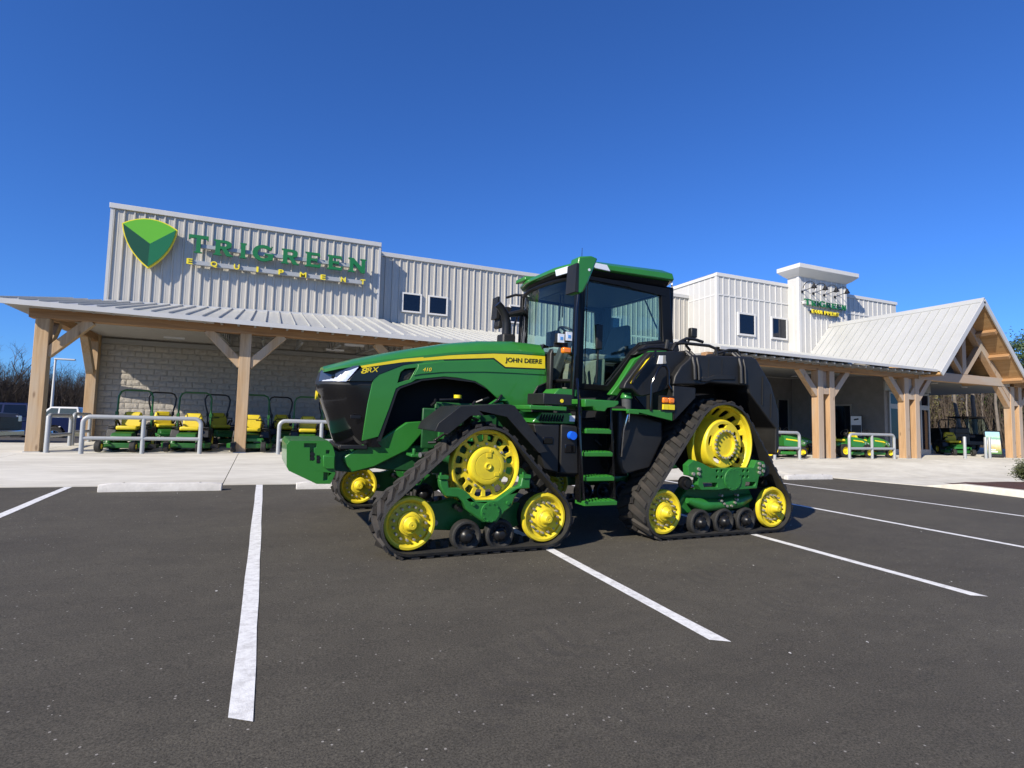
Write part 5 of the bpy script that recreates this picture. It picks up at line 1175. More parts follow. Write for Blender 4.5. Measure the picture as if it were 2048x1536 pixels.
# exhaust on the far side
T(MB().tube([(-.525, .75, 2.2), (-.525, .75, 2.70), (-.53, .75, 2.90), (-.57, .75, 3.03), (-.64, .75, 3.13), (-.70, .75, 3.18)], [.075, .075, .07, .066, .062, .06], 18), 'exhaust_stack', 'black_metal')
T(MB().box(-.64, -.42, .62, .88, 2.2, 2.72), 'exhaust_guard', 'black_plastic', bevel=.03); T(MB().tube([(-.55, .75, 3.02), (-.4, .74, 3.06), (-.22, .80, 3.12)], [.04, .05, .05], 8), 'exhaust_bracket', 'black_plastic')

# rear tanks and fenders
TK = [(0.763, 1.945), (0.791, 2.059), (0.882, 2.19), (1.008, 2.288), (1.055, 2.349), (1.841, 2.393), (2.113, 2.408), (2.207, 2.382), (2.498, 2.047), (2.652, 1.684), (2.683, 1.191), (2.63, 1.06), (2.605, 1.09), (2.609, 1.436), (2.434, 1.58), (2.072, 1.915), (2.051, 2.007), (1.366, 2.006), (1.274, 1.972), (1.1, 1.965)]
TA = [(0.07, 1.858), (0.097, 1.933), (0.21, 2.074), (0.355, 2.244), (0.458, 2.345), (0.834, 2.39), (1.03, 2.38), (1.10, 2.342), (1.034, 2.259), (0.923, 2.148), (0.862, 2.055), (0.849, 1.953), (0.68, 1.86), (0.508, 1.809), (0.387, 1.778), (0.296, 1.785), (0.203, 1.854)]
for s in (-1, 1):
    fk = T(MB().prism(TK, 'y', s * 1.62, s * .93), 'rear_fender', 'black_plastic', bevel=.035, seg=3)
    ft = T(MB().prism(TA, 'y', s * 1.52, s * 1.40), 'fuel_tank', 'black_plastic', bevel=.05, seg=3)
    for x, w in ((1.045, .045), (1.115, .035), (1.86, .05), (1.935, .03)):
        z1 = 2.36 + (x - 1.05) * .055
        MB().tube([(x, s * 1.05, z1 + .035), (x + .0, s * 1.53, z1 + .03), (x + .03, s * 1.61, z1 - .05), (x + .04, s * 1.635, z1 - .16), (x + .05, s * 1.64, 2.03)], w * .55, 8).build('tank_strap', 'black_plastic', fk)
    for x in (1.35, 1.58): MB().box(x - .006, x + .006, s * 1.624, s * 1.60, 2.08, 2.33).build('panel_rib', 'black_plastic', fk)
    MB().prism([(1.22, 2.08), (1.32, 2.07), (1.42, 2.11), (1.80, 2.13), (1.80, 2.07), (1.42, 2.045), (1.30, 2.01), (1.2, 2.01)], 'y', s * 1.635, s * 1.60).build('fender_swage', 'black_plastic', fk, bevel=.01)
    for x, a in ((2.33, 0), (2.50, 0)): MB().bar((x, s * 1.625, 2.15 - (x - 2.33) * 1.4), (x + .0, s * 1.625, 1.75 - (x - 2.33) * 1.0), .012, .012).build('panel_rib', 'black_plastic', fk)
    T(MB().prism([(.779, 1.94), (1.151, 1.93), (1.155, 1.803), (.795, 1.481)], 'y', s * 1.60, s * 1.05), 'fender_front', 'black_plastic', bevel=.015)
    T(MB().prism([(.82, 1.5), (1.2, 1.8), (2.05, 1.9), (2.55, 1.5), (2.62, 1.1), (2.5, .9), (.9, 1.2)], 'y', s * .98, s * .93), 'fender_inner', 'black_matte')
    gp = T(MB().prism([(.087, 1.601), (.389, 1.613), (.774, 1.612), (.779, 1.485), (.407, 1.545), (.089, 1.555)], 'y', s * 1.60, s * 1.56).box(.09, .775, s * 1.56 if s < 0 else 1.05, -1.05 if s < 0 else 1.56, 1.585, 1.610), 'deck_step', 'green', bevel=.008)
    T(MB().tube([(.43, s * 1.60, 1.60), (.42, s * 1.61, 1.92), (.52, s * 1.61, 2.13), (.575, s * 1.61, 2.175), (.64, s * 1.61, 2.17), (.675, s * 1.61, 2.12), (.685, s * 1.61, 1.94), (.735, s * 1.60, 1.89)], .017, 10), 'handrail', 'black_gloss')
    T(MB().prism([(.087, 1.60), (.20, 1.66), (.33, 1.59), (.78, 1.48), (.80, 1.25), (.60, .88), (.167, .79), (.087, 1.0)], 'y', s * 1.42, s * .85), 'side_tank', 'black_plastic', bevel=.04, seg=3)
    if s < 0:
        lp = T(MB().box(.60, .69, -1.63, -1.56, 1.705, 1.775).box(.695, .785, -1.63, -1.56, 1.705, 1.775), 'rear_indicator', 'amber', bevel=.015)
        T(MB().box(.605, .69, -1.628, -1.60, 1.625, 1.69).box(.70, .785, -1.628, -1.60, 1.625, 1.69), 'yellow_reflector', 'yellow'); T(MB().box(.59, .80, -1.605, -1.54, 1.60, 1.80), 'lamp_bracket', 'black_plastic')
        T(MB().prism([(.165, 1.93), (.40, 2.235), (.50, 2.305), (.51, 2.29), (.42, 2.215), (.19, 1.925)], 'y', -1.545, -1.50), 'yellow_guard_strip', 'yellow', bevel=.006)
        T(MB().tube([(.17, -1.555, 1.93), (.22, -1.56, 2.02), (.34, -1.565, 2.15), (.45, -1.56, 2.27), (.56, -1.50, 2.36)], .017, 8), 'guard_strip_hose', 'black_metal')
        fd = T(MB().prism([(.57, 2.20), (.71, 2.215), (.70, 2.315), (.60, 2.31)], 'y', -1.532, -1.515), 'warning_decal', 'decal_white')
        MB().prism([(.655, 2.212), (.705, 2.216), (.697, 2.312), (.657, 2.311)], 'y', -1.534, -1.533).build('decal_panel', 'cab_tan', fd)
        T(MB().cyl((.23, -1.38, 1.60), (.22, -1.38, 1.745), .058, .062, 20), 'filler_neck', 'cab_gray'); T(MB().lathe([(.075, 0), (.075, .03), (.06, .055), (.02, .062), (0, .062)], (.22, -1.38, 1.745), 'z', 20).box(.20, .24, -1.46, -1.30, 1.80, 1.815), 'filler_cap', 'green', bevel=.005)
T(MB().prism([(.25, 1.80), (.37, 1.94), (.62, 2.30), (.86, 2.44), (1.3, 2.48), (1.3, 2.40), (.90, 2.36), (.70, 2.22), (.45, 1.90), (.36, 1.78)], 'y', -.985, -.88), 'cab_sill_bar', 'green', bevel=.015)
T(MB().prism([(.62, 2.36), (.80, 2.52), (1.38, 2.60), (1.42, 2.48), (.90, 2.42)], 'y', -.98, -.84), 'door_sill', 'black_plastic', bevel=.02)
# hoses and rails over the tanks
T(MB().tube([(.95, -1.35, 2.42), (1.0, -1.36, 2.52), (1.12, -1.38, 2.53), (1.55, -1.40, 2.53), (1.66, -1.41, 2.50), (1.68, -1.42, 2.40)], .022, 8), 'tank_rail', 'black_plastic')
T(MB().tube([(.9, -1.30, 2.44), (.92, -1.30, 2.56)], .028, 8), 'vent_stub', 'black_plastic')
T(MB().tube([(1.0, -1.30, 2.46), (1.15, -1.28, 2.56), (1.28, -1.26, 2.62), (1.45, -1.25, 2.62), (1.58, -1.25, 2.60)], .022, 8).tube([(1.25, -1.26, 2.60), (1.30, -1.24, 2.52), (1.38, -1.22, 2.47)], .018, 8), 'hose', 'black_plastic')
T(MB().tube([(1.70, -1.40, 2.44), (1.9, -1.42, 2.50), (2.05, -1.42, 2.51), (2.10, -1.43, 2.42)], .02, 8), 'hose', 'black_plastic')
T(MB().tube([(.55, -1.15, 2.40), (.75, -1.12, 2.46), (.95, -1.1, 2.48), (1.2, -1.12, 2.44)], .02, 8), 'hose', 'black_metal')
T(MB().box(.8, 2.1, -1.0, 1.0, 1.9, 2.3), 'rear_body', 'black_matte')
# steps, rails, battery box on the near side
ST = [(.475, -.475, -.015), (.765, -.475, -.065), (1.055, -.50, -.10), (1.325, -.49, -.13)]
for z, xa, xb in ST:
    o = T(MB().box(xa, xb, -1.58, -1.36, z - .028, z + .022), 'ladder_step', 'green', bevel=.006)
    for k in range(7): MB().box(xa + .02 + k * (xb - xa - .06) / 6, xa + .04 + k * (xb - xa - .06) / 6, -1.57, -1.37, z + .022, z + .034).build('tread', 'green', o)
T(MB().prism([(-.53, 1.605), (-.42, 1.615), (-.39, 1.57), (-.24, 1.565), (-.21, 1.61), (-.09, 1.63), (-.05, 1.66), (-.05, 1.70), (-.53, 1.70)], 'y', -1.60, -1.0), 'cab_step', 'green', bevel=.012)
for x0, x1 in ((-.50, -.535), (-.005, -.105)):
    T(MB().bar((x0, -1.47, .50), (x1, -1.47, 1.62), .03, .10, (0, 1, 0)), 'ladder_rail', 'black_gloss', bevel=.006)
T(MB().tube([(-.50, -1.60, .52), (-.555, -1.60, .95), (-.585, -1.58, 1.35), (-.56, -1.50, 1.75), (-.50, -1.35, 1.95)], .016, 8), 'handrail', 'black_gloss')
T(MB().tube([(.12, -1.44, 1.02), (.10, -1.50, 1.35), (.16, -1.50, 1.55), (.20, -1.47, 1.60), (.22, -1.43, 1.45)], .015, 8), 'handrail', 'chrome')
T(MB().box(-1.04, -.66, -1.52, -1.10, 1.615, 1.745), 'tool_box', 'black_plastic', bevel=.008); T(MB().cyl((-.80, -1.522, 1.665), (-.80, -1.528, 1.665), .022, seg=16), 'box_badge', 'yellow')
T(MB().box(-1.24, -.76, -1.58, -.95, 1.548, 1.598), 'side_platform', 'green', bevel=.010)
bx = T(MB().prism([(-1.145, 1.40), (-1.04, 1.525), (-.62, 1.525), (-.565, 1.40)], 'y', -1.46, -.80), 'vented_cover', 'green', bevel=.015)
for k in range(9): MB().bar((-1.05 + k * .036, -1.475, 1.425), (-1.02 + k * .036, -1.455, 1.50), .014, .02).build('vent_slot', 'black_matte', bx)
T(MB().prism([(-1.13, 1.39), (-.785, 1.395), (-.775, .82), (-.965, .865), (-1.05, 1.1)], 'y', -1.47, -.80), 'battery_cover', 'black_plastic', bevel=.02, seg=3)
db = T(MB().prism([(-.775, 1.395), (-.555, 1.375), (-.52, .80), (-.765, .815)], 'y', -1.49, -.80), 'fluid_tank', 'black_plastic', bevel=.02, seg=3)
MB().cyl((-.64, -1.49, 1.265), (-.64, -1.55, 1.265), .052, .048, 18).build('blue_filler_cap', 'blue_cap', db); MB().box(-.72, -.57, -1.50, -1.46, 1.06, 1.16).build('recess_plate', 'black_gloss', db, bevel=.01)
MB().box(-.655, -.585, -1.475, -1.455, 1.43, 1.50).build('white_sticker', 'decal_white', bx)
bc = T(MB().box(-1.0, -.87, -1.482, -1.46, 1.16, 1.24), 'latch_recess', 'black_gloss', bevel=.01)
T(MB().prism([(-.6, 1.75), (-.25, 1.75), (-.25, 1.84), (-.52, 1.84)], 'y', -.95, -.6), 'cab_corner_panel', 'green', bevel=.01)
T(MB().box(-.55, .55, -1.0, 1.0, .72, 1.45), 'transmission', 'black_matte')
for k in range(5): T(MB().tube([(.0 + .06 * k, -1.02, 1.2 - .05 * k), (.25, -1.10 - .02 * k, 1.0 - .04 * k), (.55, -1.05, .95 + .05 * k)], .016, 6), 'hydraulic_hose', 'black_metal')
def ray_xy(pxx, dist):
    a = .408635 + math.atan((pxx - 1024) / 1131.187); return math.sin(a) * dist, math.cos(a) * dist
# ------------------------------------------------------------------ railings and bollards
def arc_pts(c, r, a0, a1, n, f): return [f(c[0] + r * math.cos(R(a0 + (a1 - a0) * i / n)), c[1] + r * math.sin(R(a0 + (a1 - a0) * i / n))) for i in range(n + 1)]
def railing(p0, p1, mid, label, h=.95, r=.055, third=None):
    (xa, ya), (xb, yb) = p0, p1; L_ = math.hypot(xb - xa, yb - ya); za = apron_z(xa, ya)
    t = thing('pipe_railing', label, 'railing', (xa, ya, za), (0, 0, math.atan2(yb - ya, xb - xa)), 'grey pipe railings along the porches')
    f = lambda a, b: (a, 0, b); q = .16
    pts = [(0, 0, -.05), (0, 0, h - q)] + arc_pts((q, h - q), q, 180, 90, 6, f)[1:] + [(L_ - q, 0, h)] + arc_pts((L_ - q, h - q), q, 90, 0, 6, f)[1:] + [(L_, 0, -.05)]
    MB().tube(pts, r, 14).build('rail_frame', 'galv_paint', t)
    MB().cyl((.02, 0, h * .42), (L_ - .02, 0, h * .42), r * .9, seg=14).build('middle_rail', 'galv_paint', t)
    for m_ in mid: MB().cyl((m_, 0, -.05), (m_, 0, h - .02), r * .95, seg=14).build('post', 'galv_paint', t)
    return t
railing((-4.26, 17.62), (-1.62, 17.72), (1.31,), 'grey pipe railing in front of the two leftmost mowers')
railing((.37, 17.5), (2.75, 17.5), (1.15,), 'grey pipe railing directly above the tractor front weight')
railing((15.05, 14.5), (17.62, 14.6), (1.3,), 'grey pipe railing immediately right of the tractor rear fender')
railing((20.42, 14.72), (23.05, 14.72), (1.3,), 'grey pipe railing between the two pairs of timber posts')
railing((-5.35, 18.95), (-5.35, 20.9), (), 'grey pipe railing across the open left end of the porch, nearer one')
railing((-5.35, 21.15), (-5.35, 22.9), (), 'grey pipe railing across the open left end of the porch, beside the stone wall')
def bollard(x, y, label, h=.95):
    t = thing('bollard', label, 'bollard', (x, y, apron_z(x, y)), (0, 0, 0), 'grey steel bollards')
    MB().lathe([(.058, -.05), (.058, h - .03), (.05, h - .01), (.03, h), (0, h + .003)], (0, 0, 0), 'z', 18).build('pipe', 'galv_paint', t)
    MB().lathe([(.075, -.02), (.075, .012), (.058, .018)], (0, 0, 0), 'z', 18).build('collar', 'galv_paint', t)
bollard(-5.12, 18.15, 'grey bollard next to the leftmost timber post')
bollard(27.9, 14.8, 'grey bollard standing alone under the gable'); bollard(29.45, 14.8, 'grey bollard under the gable, left of a close pair'); bollard(29.75, 14.8, 'grey bollard under the gable, right of a close pair')

# ------------------------------------------------------------------ zero-turn mowers
def wheel(x, y, z, r, w, parent, rim='yellow', rr=.55, tread=True):
    o = MB().lathe([(r * rr, -w / 2), (r * .9, -w / 2), (r, -w * .34), (r, w * .34), (r * .9, w / 2), (r * rr, w / 2)], (x, y, z), 'x', 28).build('wheel', 'rubber', parent)
    MB().lathe([(0, -w * .20), (r * .22, -w * .28), (r * .25, -w * .12), (r * (rr - .1), -w * .15), (r * rr, -w * .46), (r * (rr + .03), -w * .40), (r * (rr + .03), w * .40), (r * rr, w * .46), (r * (rr - .1), w * .15), (r * .25, w * .12), (r * .22, w * .28), (0, w * .20)], (x, y, z), 'x', 24).build('rim', rim, o)
    if tread:
        m = MB()
        for i in range(18):
            a = 2 * math.pi * i / 18; c_, s_ = math.cos(a), math.sin(a)
            m.bar((x - w * .36, y + r * c_, z + r * s_), (x + w * .36, y + r * math.cos(a + .2), z + r * math.sin(a + .2)), .02, .018, (0, c_, s_))
        m.build('tread', 'rubber', o, smooth=False)
    return o
def zero_turn(label, rops='green', commercial=False):
    """front faces -Y, origin on the ground under the middle"""
    t = thing('zero_turn_mower', label, 'lawn mower', group='zero-turn mowers under the porch')
    for s in (-1, 1):
        wheel(s * .42, .42, .28, .28, .24, t, 'yellow'); wheel(s * .40, -.78, .15, .15, .14, t, 'yellow' if not commercial else 'black_metal', .5, False)
        MB().tube([(s * .40, -.78, .17), (s * .40 - s * .08, -.74, .33), (s * .38, -.68, .36), (s * .34, -.5, .38)], .028, 8).build('caster_fork', 'mower_green_shaded', t)
        MB().tube([(s * .30, .18, .62), (s * .34, .10, .82), (s * .30, -.05, .92), (s * .12, -.13, .93)], .016, 8).build('control_lever', 'black_metal', t)
        MB().loft([[(s * .24, -.05, .38), (s * .52, -.05, .38), (s * .52, .72, .38), (s * .24, .72, .38)], [(s * .26, .0, .60), (s * .50, .03, .62), (s * .50, .70, .66), (s * .26, .70, .66)]]).build('fender', 'black_plastic', t, bevel=.03)
        MB().box(s * .30, s * .48, .05, .25, .66, .70).build('side_console', 'black_plastic', t, bevel=.01)
    dk_ = MB().prism([(-.62, -.42), (-.50, -.55), (-.15, -.60), (.15, -.60), (.50, -.55), (.62, -.42), (.62, -.05), (.50, .12), (-.50, .12), (-.62, -.05)], 'z', .10, .24).build('mower_deck', 'mower_green_shaded', t, bevel=.02)
    MB().prism([(.60, -.35), (.82, -.30), (.82, -.02), (.60, 0)], 'z', .09, .20).build('discharge_chute', 'black_plastic', dk_, bevel=.01)
    for x in (-.36, 0, .36): MB().cyl((x, -.22, .24), (x, -.22, .30), .10, .08, 16).build('spindle_cover', 'mower_green_shaded', dk_)
    MB().box(-.34, .34, -.58, .62, .30, .40).build('frame', 'green_cast', t, bevel=.015)
    MB().loft([[(-.26, -.50, .40), (.26, -.50, .40), (.26, -.10, .40), (-.26, -.10, .40)], [(-.24, -.42, .50), (.24, -.42, .50), (.24, -.10, .54), (-.24, -.10, .54)]]).build('foot_panel', 'mower_green_shaded', t, bevel=.02)
    MB().box(-.16, .16, -.44, -.425, .42, .47).build('foot_panel_label', 'yellow', t)
    st_ = MB().box(-.26, .26, -.12, .32, .58, .70).build('seat', 'mower_yellow_shaded', t, bevel=.045, seg=3)
    MB().loft([[(-.25, .26, .66), (.25, .26, .66), (.25, .38, .66), (-.25, .38, .66)], [(-.27, .32, .88), (.27, .32, .88), (.27, .45, .88), (-.27, .45, .88)], [(-.20, .40, 1.10), (.20, .40, 1.10), (.20, .49, 1.10), (-.20, .49, 1.10)]]).build('seat_back', 'mower_yellow_shaded', st_, bevel=.05, seg=3)
    MB().tube([(-.20, .375, 1.09), (-.15, .35, .96), (.15, .35, .96), (.20, .375, 1.09)], .010, 6).build('headrest_seam', 'black_plastic', st_)
    for s in (-1, 1): MB().tube([(s * .30, .36, .72), (s * .31, .2, .84), (s * .31, -.04, .84)], .028, 8).build('arm_rest', 'black_plastic', st_)
    MB().box(-.30, .30, .52, 1.0, .40, .74).cyl((0, .75, .72), (0, .75, .86), .20, .17, 20).build('engine', 'black_plastic', t, bevel=.03)
    q = .42; w = .40 if not commercial else .30
    if not commercial: pts = [(-.44, .50, .55), (-.44, .52, 1.0), (-.43, .55, 1.55), (-.38, .56, 1.68), (-.28, .565, 1.73), (.28, .565, 1.73), (.38, .56, 1.68), (.43, .55, 1.55), (.44, .52, 1.0), (.44, .50, .55)]
    else: pts = [(-.30, .50, .55), (-.30, .52, 1.05), (-.38, .55, 1.35), (-.40, .56, 1.55), (-.34, .565, 1.68), (-.24, .565, 1.72), (.24, .565, 1.72), (.34, .565, 1.68), (.40, .56, 1.55), (.38, .55, 1.35), (.30, .52, 1.05), (.30, .50, .55)]
    ro = MB().tube(pts, .026, 10).build('roll_bar', 'mower_green_shaded' if rops == 'green' else 'black_metal', t)
    for s in (-1, 1): MB().box(s * (.44 if not commercial else .31) - .04, s * (.44 if not commercial else .31) + .04, .48, .56, .98, 1.10).build('roll_bar_hinge', 'black_metal' if rops != 'green' else 'mower_green_shaded', ro, bevel=.01)
    MB().bar((-.36, .55, .30), (.36, 1.05, .30), .5, .04).build('rear_bumper', 'black_metal', t)
    return t
z0 = zero_turn('green mower with lit yellow seat behind the left railing, nearest the corner post')
z0.location = (-3.55, 18.95, porch(-3.5, 18.9)); z0.rotation_euler = (0, 0, R(-6))
FRT = [((-2.02, 19.05), -5, 'shaded green mower behind the right half of the left railing'), ((-.38, 19.1), -3, 'green mower with yellow seat just right of the second timber post'),
       ((1.25, 19.2), -3, 'green mower with yellow seat behind the railing above the tractor weight')]
for (x, y), a, lb in FRT: copy_thing(z0, (x, y, porch(x, y)), R(a), lb)
z1 = zero_turn('black-framed mower in the back row, left of the others, seat lit by the sun patch', 'black', True)
z1.location = (-2.95, 21.3, porch(-3, 21.3)); z1.rotation_euler = (0, 0, R(22))
for (x, y), a, lb in (((-1.35, 21.4), 20, 'black-framed mower in the back row, just left of the second timber post'), ((.62, 21.4), 15, 'black-framed mower in the back row, just right of the second timber post'), ((2.3, 21.5), 12, 'black-framed mower in the back row with a white price tag, beside the tractor nose')):
    c = copy_thing(z1, (x, y, porch(x, y)), R(a), lb)
tg = tag(MB().box(-.07, .07, -.004, .004, -.09, .09).build('price_tag', 'decal_white'), 'small white price tag hanging on the mower beside the tractor nose', 'tag'); tg.location = (2.42, 20.7, 1.42)

# ------------------------------------------------------------------ riding lawn tractors
def lawn_tractor(label):
    """front faces +X"""
    t = thing('lawn_tractor', label, 'lawn tractor', group='riding lawn tractors by the entrance')
    for s in (-1, 1):
        for x, r, w in ((.58, .20, .16), (-.55, .27, .24)):
            o = MB().lathe([(r * .55, -w / 2), (r * .9, -w / 2), (r, -w * .3), (r, w * .3), (r * .9, w / 2), (r * .55, w / 2)], (x, s * .40, r), 'y', 28).build('wheel', 'rubber', t)
            MB().lathe([(0, -w * .3), (r * .2, -w * .34), (r * .24, -w * .2), (r * .48, -w * .22), (r * .60, -w * .50), (r * .60, w * .5), (r * .48, w * .22), (0, w * .3)], (x, s * .40, r), 'y', 24).build('rim', 'yellow', o)
    rings = []
    for x, w, zb, zt in ((-.02, .25, .42, .83), (.25, .25, .40, .82), (.55, .24, .40, .75), (.80, .20, .42, .66), (.93, .12, .46, .58)):
        rings.append([(x, -w, zb), (x, -w * 1.02, zt - .12), (x, -w * .75, zt - .02), (x, 0, zt), (x, w * .75, zt - .02), (x, w * 1.02, zt - .12), (x, w, zb)])
    hd = MB().loft(rings).build('hood', 'green', t, ang=40)
    for s in (-1, 1):
        MB().prism([(.05, .70), (.48, .655), (.56, .60), (.54, .585), (.44, .61), (.05, .655)], 'y', s * .262, s * .225).build('yellow_stripe', 'yellow', hd)
        MB().loft([[(.62, s * .235, .60), (.60, s * .235, .52), (.80, s * .205, .50), (.84, s * .19, .56)], [(.62, s * .21, .60), (.60, s * .21, .52), (.80, s * .18, .50), (.84, s * .17, .56)]]).build('headlight', 'lamp_white', hd)
        MB().prism([(.50, .42), (.60, .52), (.70, .42)], 'y', s * .245, s * .22).build('hood_vent', 'black_plastic', hd)
    MB().prism([(.60, .42), (.93, .47), (.90, .36), (.62, .34)], 'y', -.17, .17).build('grille', 'black_plastic', t, bevel=.02)
    MB().box(-.60, .70, -.22, .22, .26, .42).build('frame', 'black_plastic', t, bevel=.02)
    MB().loft([[(-.85, -.44, .44), (-.25, -.44, .44), (-.25, .44, .44), (-.85, .44, .44)], [(-.82, -.42, .60), (-.32, -.40, .56), (-.32, .40, .56), (-.82, .42, .60)]]).build('rear_fender', 'green', t, bevel=.05, seg=3)
    MB().box(-.30, .10, -.45, .45, .30, .34).build('foot_deck', 'black_plastic', t, bevel=.01)
    sx = MB().box(-.72, -.28, -.23, .23, .62, .72).build('seat', 'yellow', t, bevel=.045, seg=3)
    MB().loft([[(-.78, -.22, .68), (-.66, -.22, .68), (-.66, .22, .68), (-.78, .22, .68)], [(-.86, -.2, 1.0), (-.76, -.2, 1.0), (-.76, .2, 1.0), (-.86, .2, 1.0)]]).build('seat_back', 'yellow', sx, bevel=.05, seg=3)
    MB().bar((-.02, 0, .80), (-.14, 0, .98), .09, .09).build('steering_column', 'black_plastic', t)
    MB().tube([(-.15 + .16 * math.cos(a) * .6, .17 * math.sin(a), .99 + .16 * math.cos(a) * .7) for a in [2 * math.pi * i / 20 for i in range(20)]], .015, 8, closed=True).build('steering_wheel', 'black_plastic', t)
    MB().prism([(-.30, -.52), (.30, -.52), (.38, -.40), (.38, .40), (.30, .52), (-.30, .52)], 'z', .10, .22).build('mower_deck', 'green', t, bevel=.03)
    return t
l0 = lawn_tractor('green lawn tractor whose nose shows right beside the tractor rear fender'); l0.location = (16.2, 15.6, porch(16, 15.6)); l0.rotation_euler = (0, 0, R(-20))
for (x, y), a, lb in (((18.15, 15.85), -20, 'green lawn tractor partly hidden by the left pair of timber posts'), ((21.75, 15.75), -12, 'green lawn tractor behind the middle post of the right railing'), ((23.05, 15.75), -12, 'green lawn tractor behind the right end of the right railing'), ((20.6, 17.6), -70, 'dark lawn tractor in shade between the paired posts and the right railing')):
    copy_thing(l0, (x, y, porch(x, y)), R(a), lb)
# mower and utility vehicle under the gable porch
copy_thing(z1, (31.0, 16.9, porch(31, 16.9)), R(-35), 'black-framed mower with yellow seat in the dark side porch behind a bollard')
uv = thing('utility_vehicle', 'dark cab utility vehicle parked in the shaded side porch at the right', 'utility vehicle', (35.2, 18.6, porch(35, 18.6)), (0, 0, R(-18)))
for sx in (-1, 1):
    for sy in (-1, 1):
        o = MB().lathe([(.17, -.12), (.30, -.12), (.33, -.08), (.33, .08), (.30, .12), (.17, .12)], (sx * 1.05, sy * .66, .33), 'y', 24).build('wheel', 'rubber', uv); MB().lathe([(0, -.05), (.15, -.06), (.18, -.11), (.18, .11), (.15, .06), (0, .05)], (sx * 1.05, sy * .66, .33), 'y', 20).build('rim', 'black_metal', o)
MB().prism([(-1.55, .50), (-1.5, .42), (1.45, .42), (1.55, .60), (1.50, .85), (.85, 1.02), (.75, .95), (.7, .62), (-.35, .62), (-.40, 1.05), (-1.55, 1.05)], 'y', -.62, .62).build('body', 'black_plastic', uv, bevel=.04)
MB().box(-1.6, -.42, -.68, .68, 1.02, 1.30).build('cargo_bed', 'black_plastic', uv, bevel=.03)
cg = MB()
for sy in (-1, 1):
    cg.tube([(.85, sy * .62, 1.0), (.48, sy * .60, 1.85), (-.42, sy * .60, 1.90), (-.50, sy * .62, 1.0)], .03, 8)
cg.tube([(.48, -.6, 1.85), (.48, .6, 1.85)], .03, 8).tube([(-.42, -.6, 1.9), (-.42, .6, 1.9)], .03, 8); cg.build('cab_frame', 'black_metal', uv)
MB().box(-.5, .56, -.66, .66, 1.90, 1.95).build('roof', 'black_plastic', uv, bevel=.02)
MB().hexa([(.82, -.56, 1.03), (.84, -.56, 1.03), (.84, .56, 1.03), (.82, .56, 1.03), (.48, -.56, 1.82), (.50, -.56, 1.82), (.50, .56, 1.82), (.48, .56, 1.82)]).build('windshield', 'cab_glass', uv)
MB().box(-.3, .1, -.5, .5, .8, .95).box(-.38, -.25, -.5, .5, .95, 1.35).build('seat', 'cab_dark', uv, bevel=.04)
for sy in (-1, 1): MB().box(1.46, 1.53, sy * .40 - .1, sy * .40 + .1, .68, .78).build('headlight', 'lamp_white', uv, bevel=.01)
# sandwich board with a landscape poster
def poster_mat():
    m, n, l, b = nt('poster_print')
    tc = n.new('ShaderNodeTexCoord'); sp = n.new('ShaderNodeSeparateXYZ'); l.new(tc.outputs['Generated'], sp.inputs[0])
    no = n.new('ShaderNodeTexNoise'); no.inputs['Scale'].default_value = 5; no.inputs['Detail'].default_value = 5; l.new(tc.outputs['Generated'], no.inputs['Vector'])
    ad = n.new('ShaderNodeMath'); ad.operation = 'MULTIPLY_ADD'; ad.inputs[1].default_value = .22; l.new(no.outputs['Fac'], ad.inputs[0]); l.new(sp.outputs[2], ad.inputs[2])
    r = n.new('ShaderNodeValToRGB'); el = r.color_ramp.elements; el[0].position = .10; el[0].color = (.05, .16, .06, 1); el[1].position = .98; el[1].color = (.35, .62, .75, 1)
    for p, c in ((.26, (.25, .34, .10)), (.38, (.55, .42, .18)), (.52, (.62, .58, .40)), (.66, (.80, .80, .74)), (.82, (.16, .36, .28)), (.88, (.42, .64, .45))):
        q = el.new(p); q.color = (*c, 1)
    l.new(ad.outputs[0], r.inputs[0]); l.new(r.outputs[0], b.inputs['Base Color']); b.inputs['Roughness'].default_value = .4
poster_mat()
sb = thing('sandwich_board', 'black sandwich board with a landscape poster beside the right timber post', 'sign', (31.25, 15.35, porch(31, 15.3)), (R(-6), 0, R(-30)))
MB().prism([(-.36, .10), (.36, .10), (.36, 1.25), (-.36, 1.25)], 'y', -.02, .02, [[(-.31, .16), (.31, .16), (.31, 1.20), (-.31, 1.20)]]).build('frame', 'black_plastic', sb, bevel=.006)
po = MB().box(-.312, .312, -.008, .004, .158, 1.202).build('poster', 'poster_print', sb)
for z, w in ((.36, .34), (.27, .42)): MB().box(-.27, -.27 + w, -.011, -.009, z - .028, z + .028).build('caption_bar', 'decal_white', sb)
MB().box(-.34, .34, -.10, .38, .0, .09).build('base', 'black_plastic', sb, bevel=.02)
es = thing('notice_stand', 'slim framed notice with dark heading standing against the shaded wall', 'sign', (25.55, 18.05, porch(25.5, 18)), (0, 0, R(-62)))
MB().prism([(-.25, .75), (.25, .75), (.25, 1.75), (-.25, 1.75)], 'y', -.015, .015, [[(-.22, .78), (.22, .78), (.22, 1.72), (-.22, 1.72)]]).build('frame', 'black_plastic', es)
MB().box(-.221, .221, -.006, .006, .779, 1.721).build('sheet', 'decal_white', es); MB().bar((-.09, -.009, 1.55), (.10, -.009, 1.585), .004, .07).build('heading', 'decal_black', es)
MB().box(-.20, .20, -.008, -.0065, .84, 1.30).build('picture_panel', 'cab_gray', es); MB().cyl((0, .03, 0), (0, .03, .8), .018, seg=10).lathe([(.2, 0), (.2, .02), (.02, .03)], (0, .03, 0), 'z', 24).build('stand', 'black_metal', es)

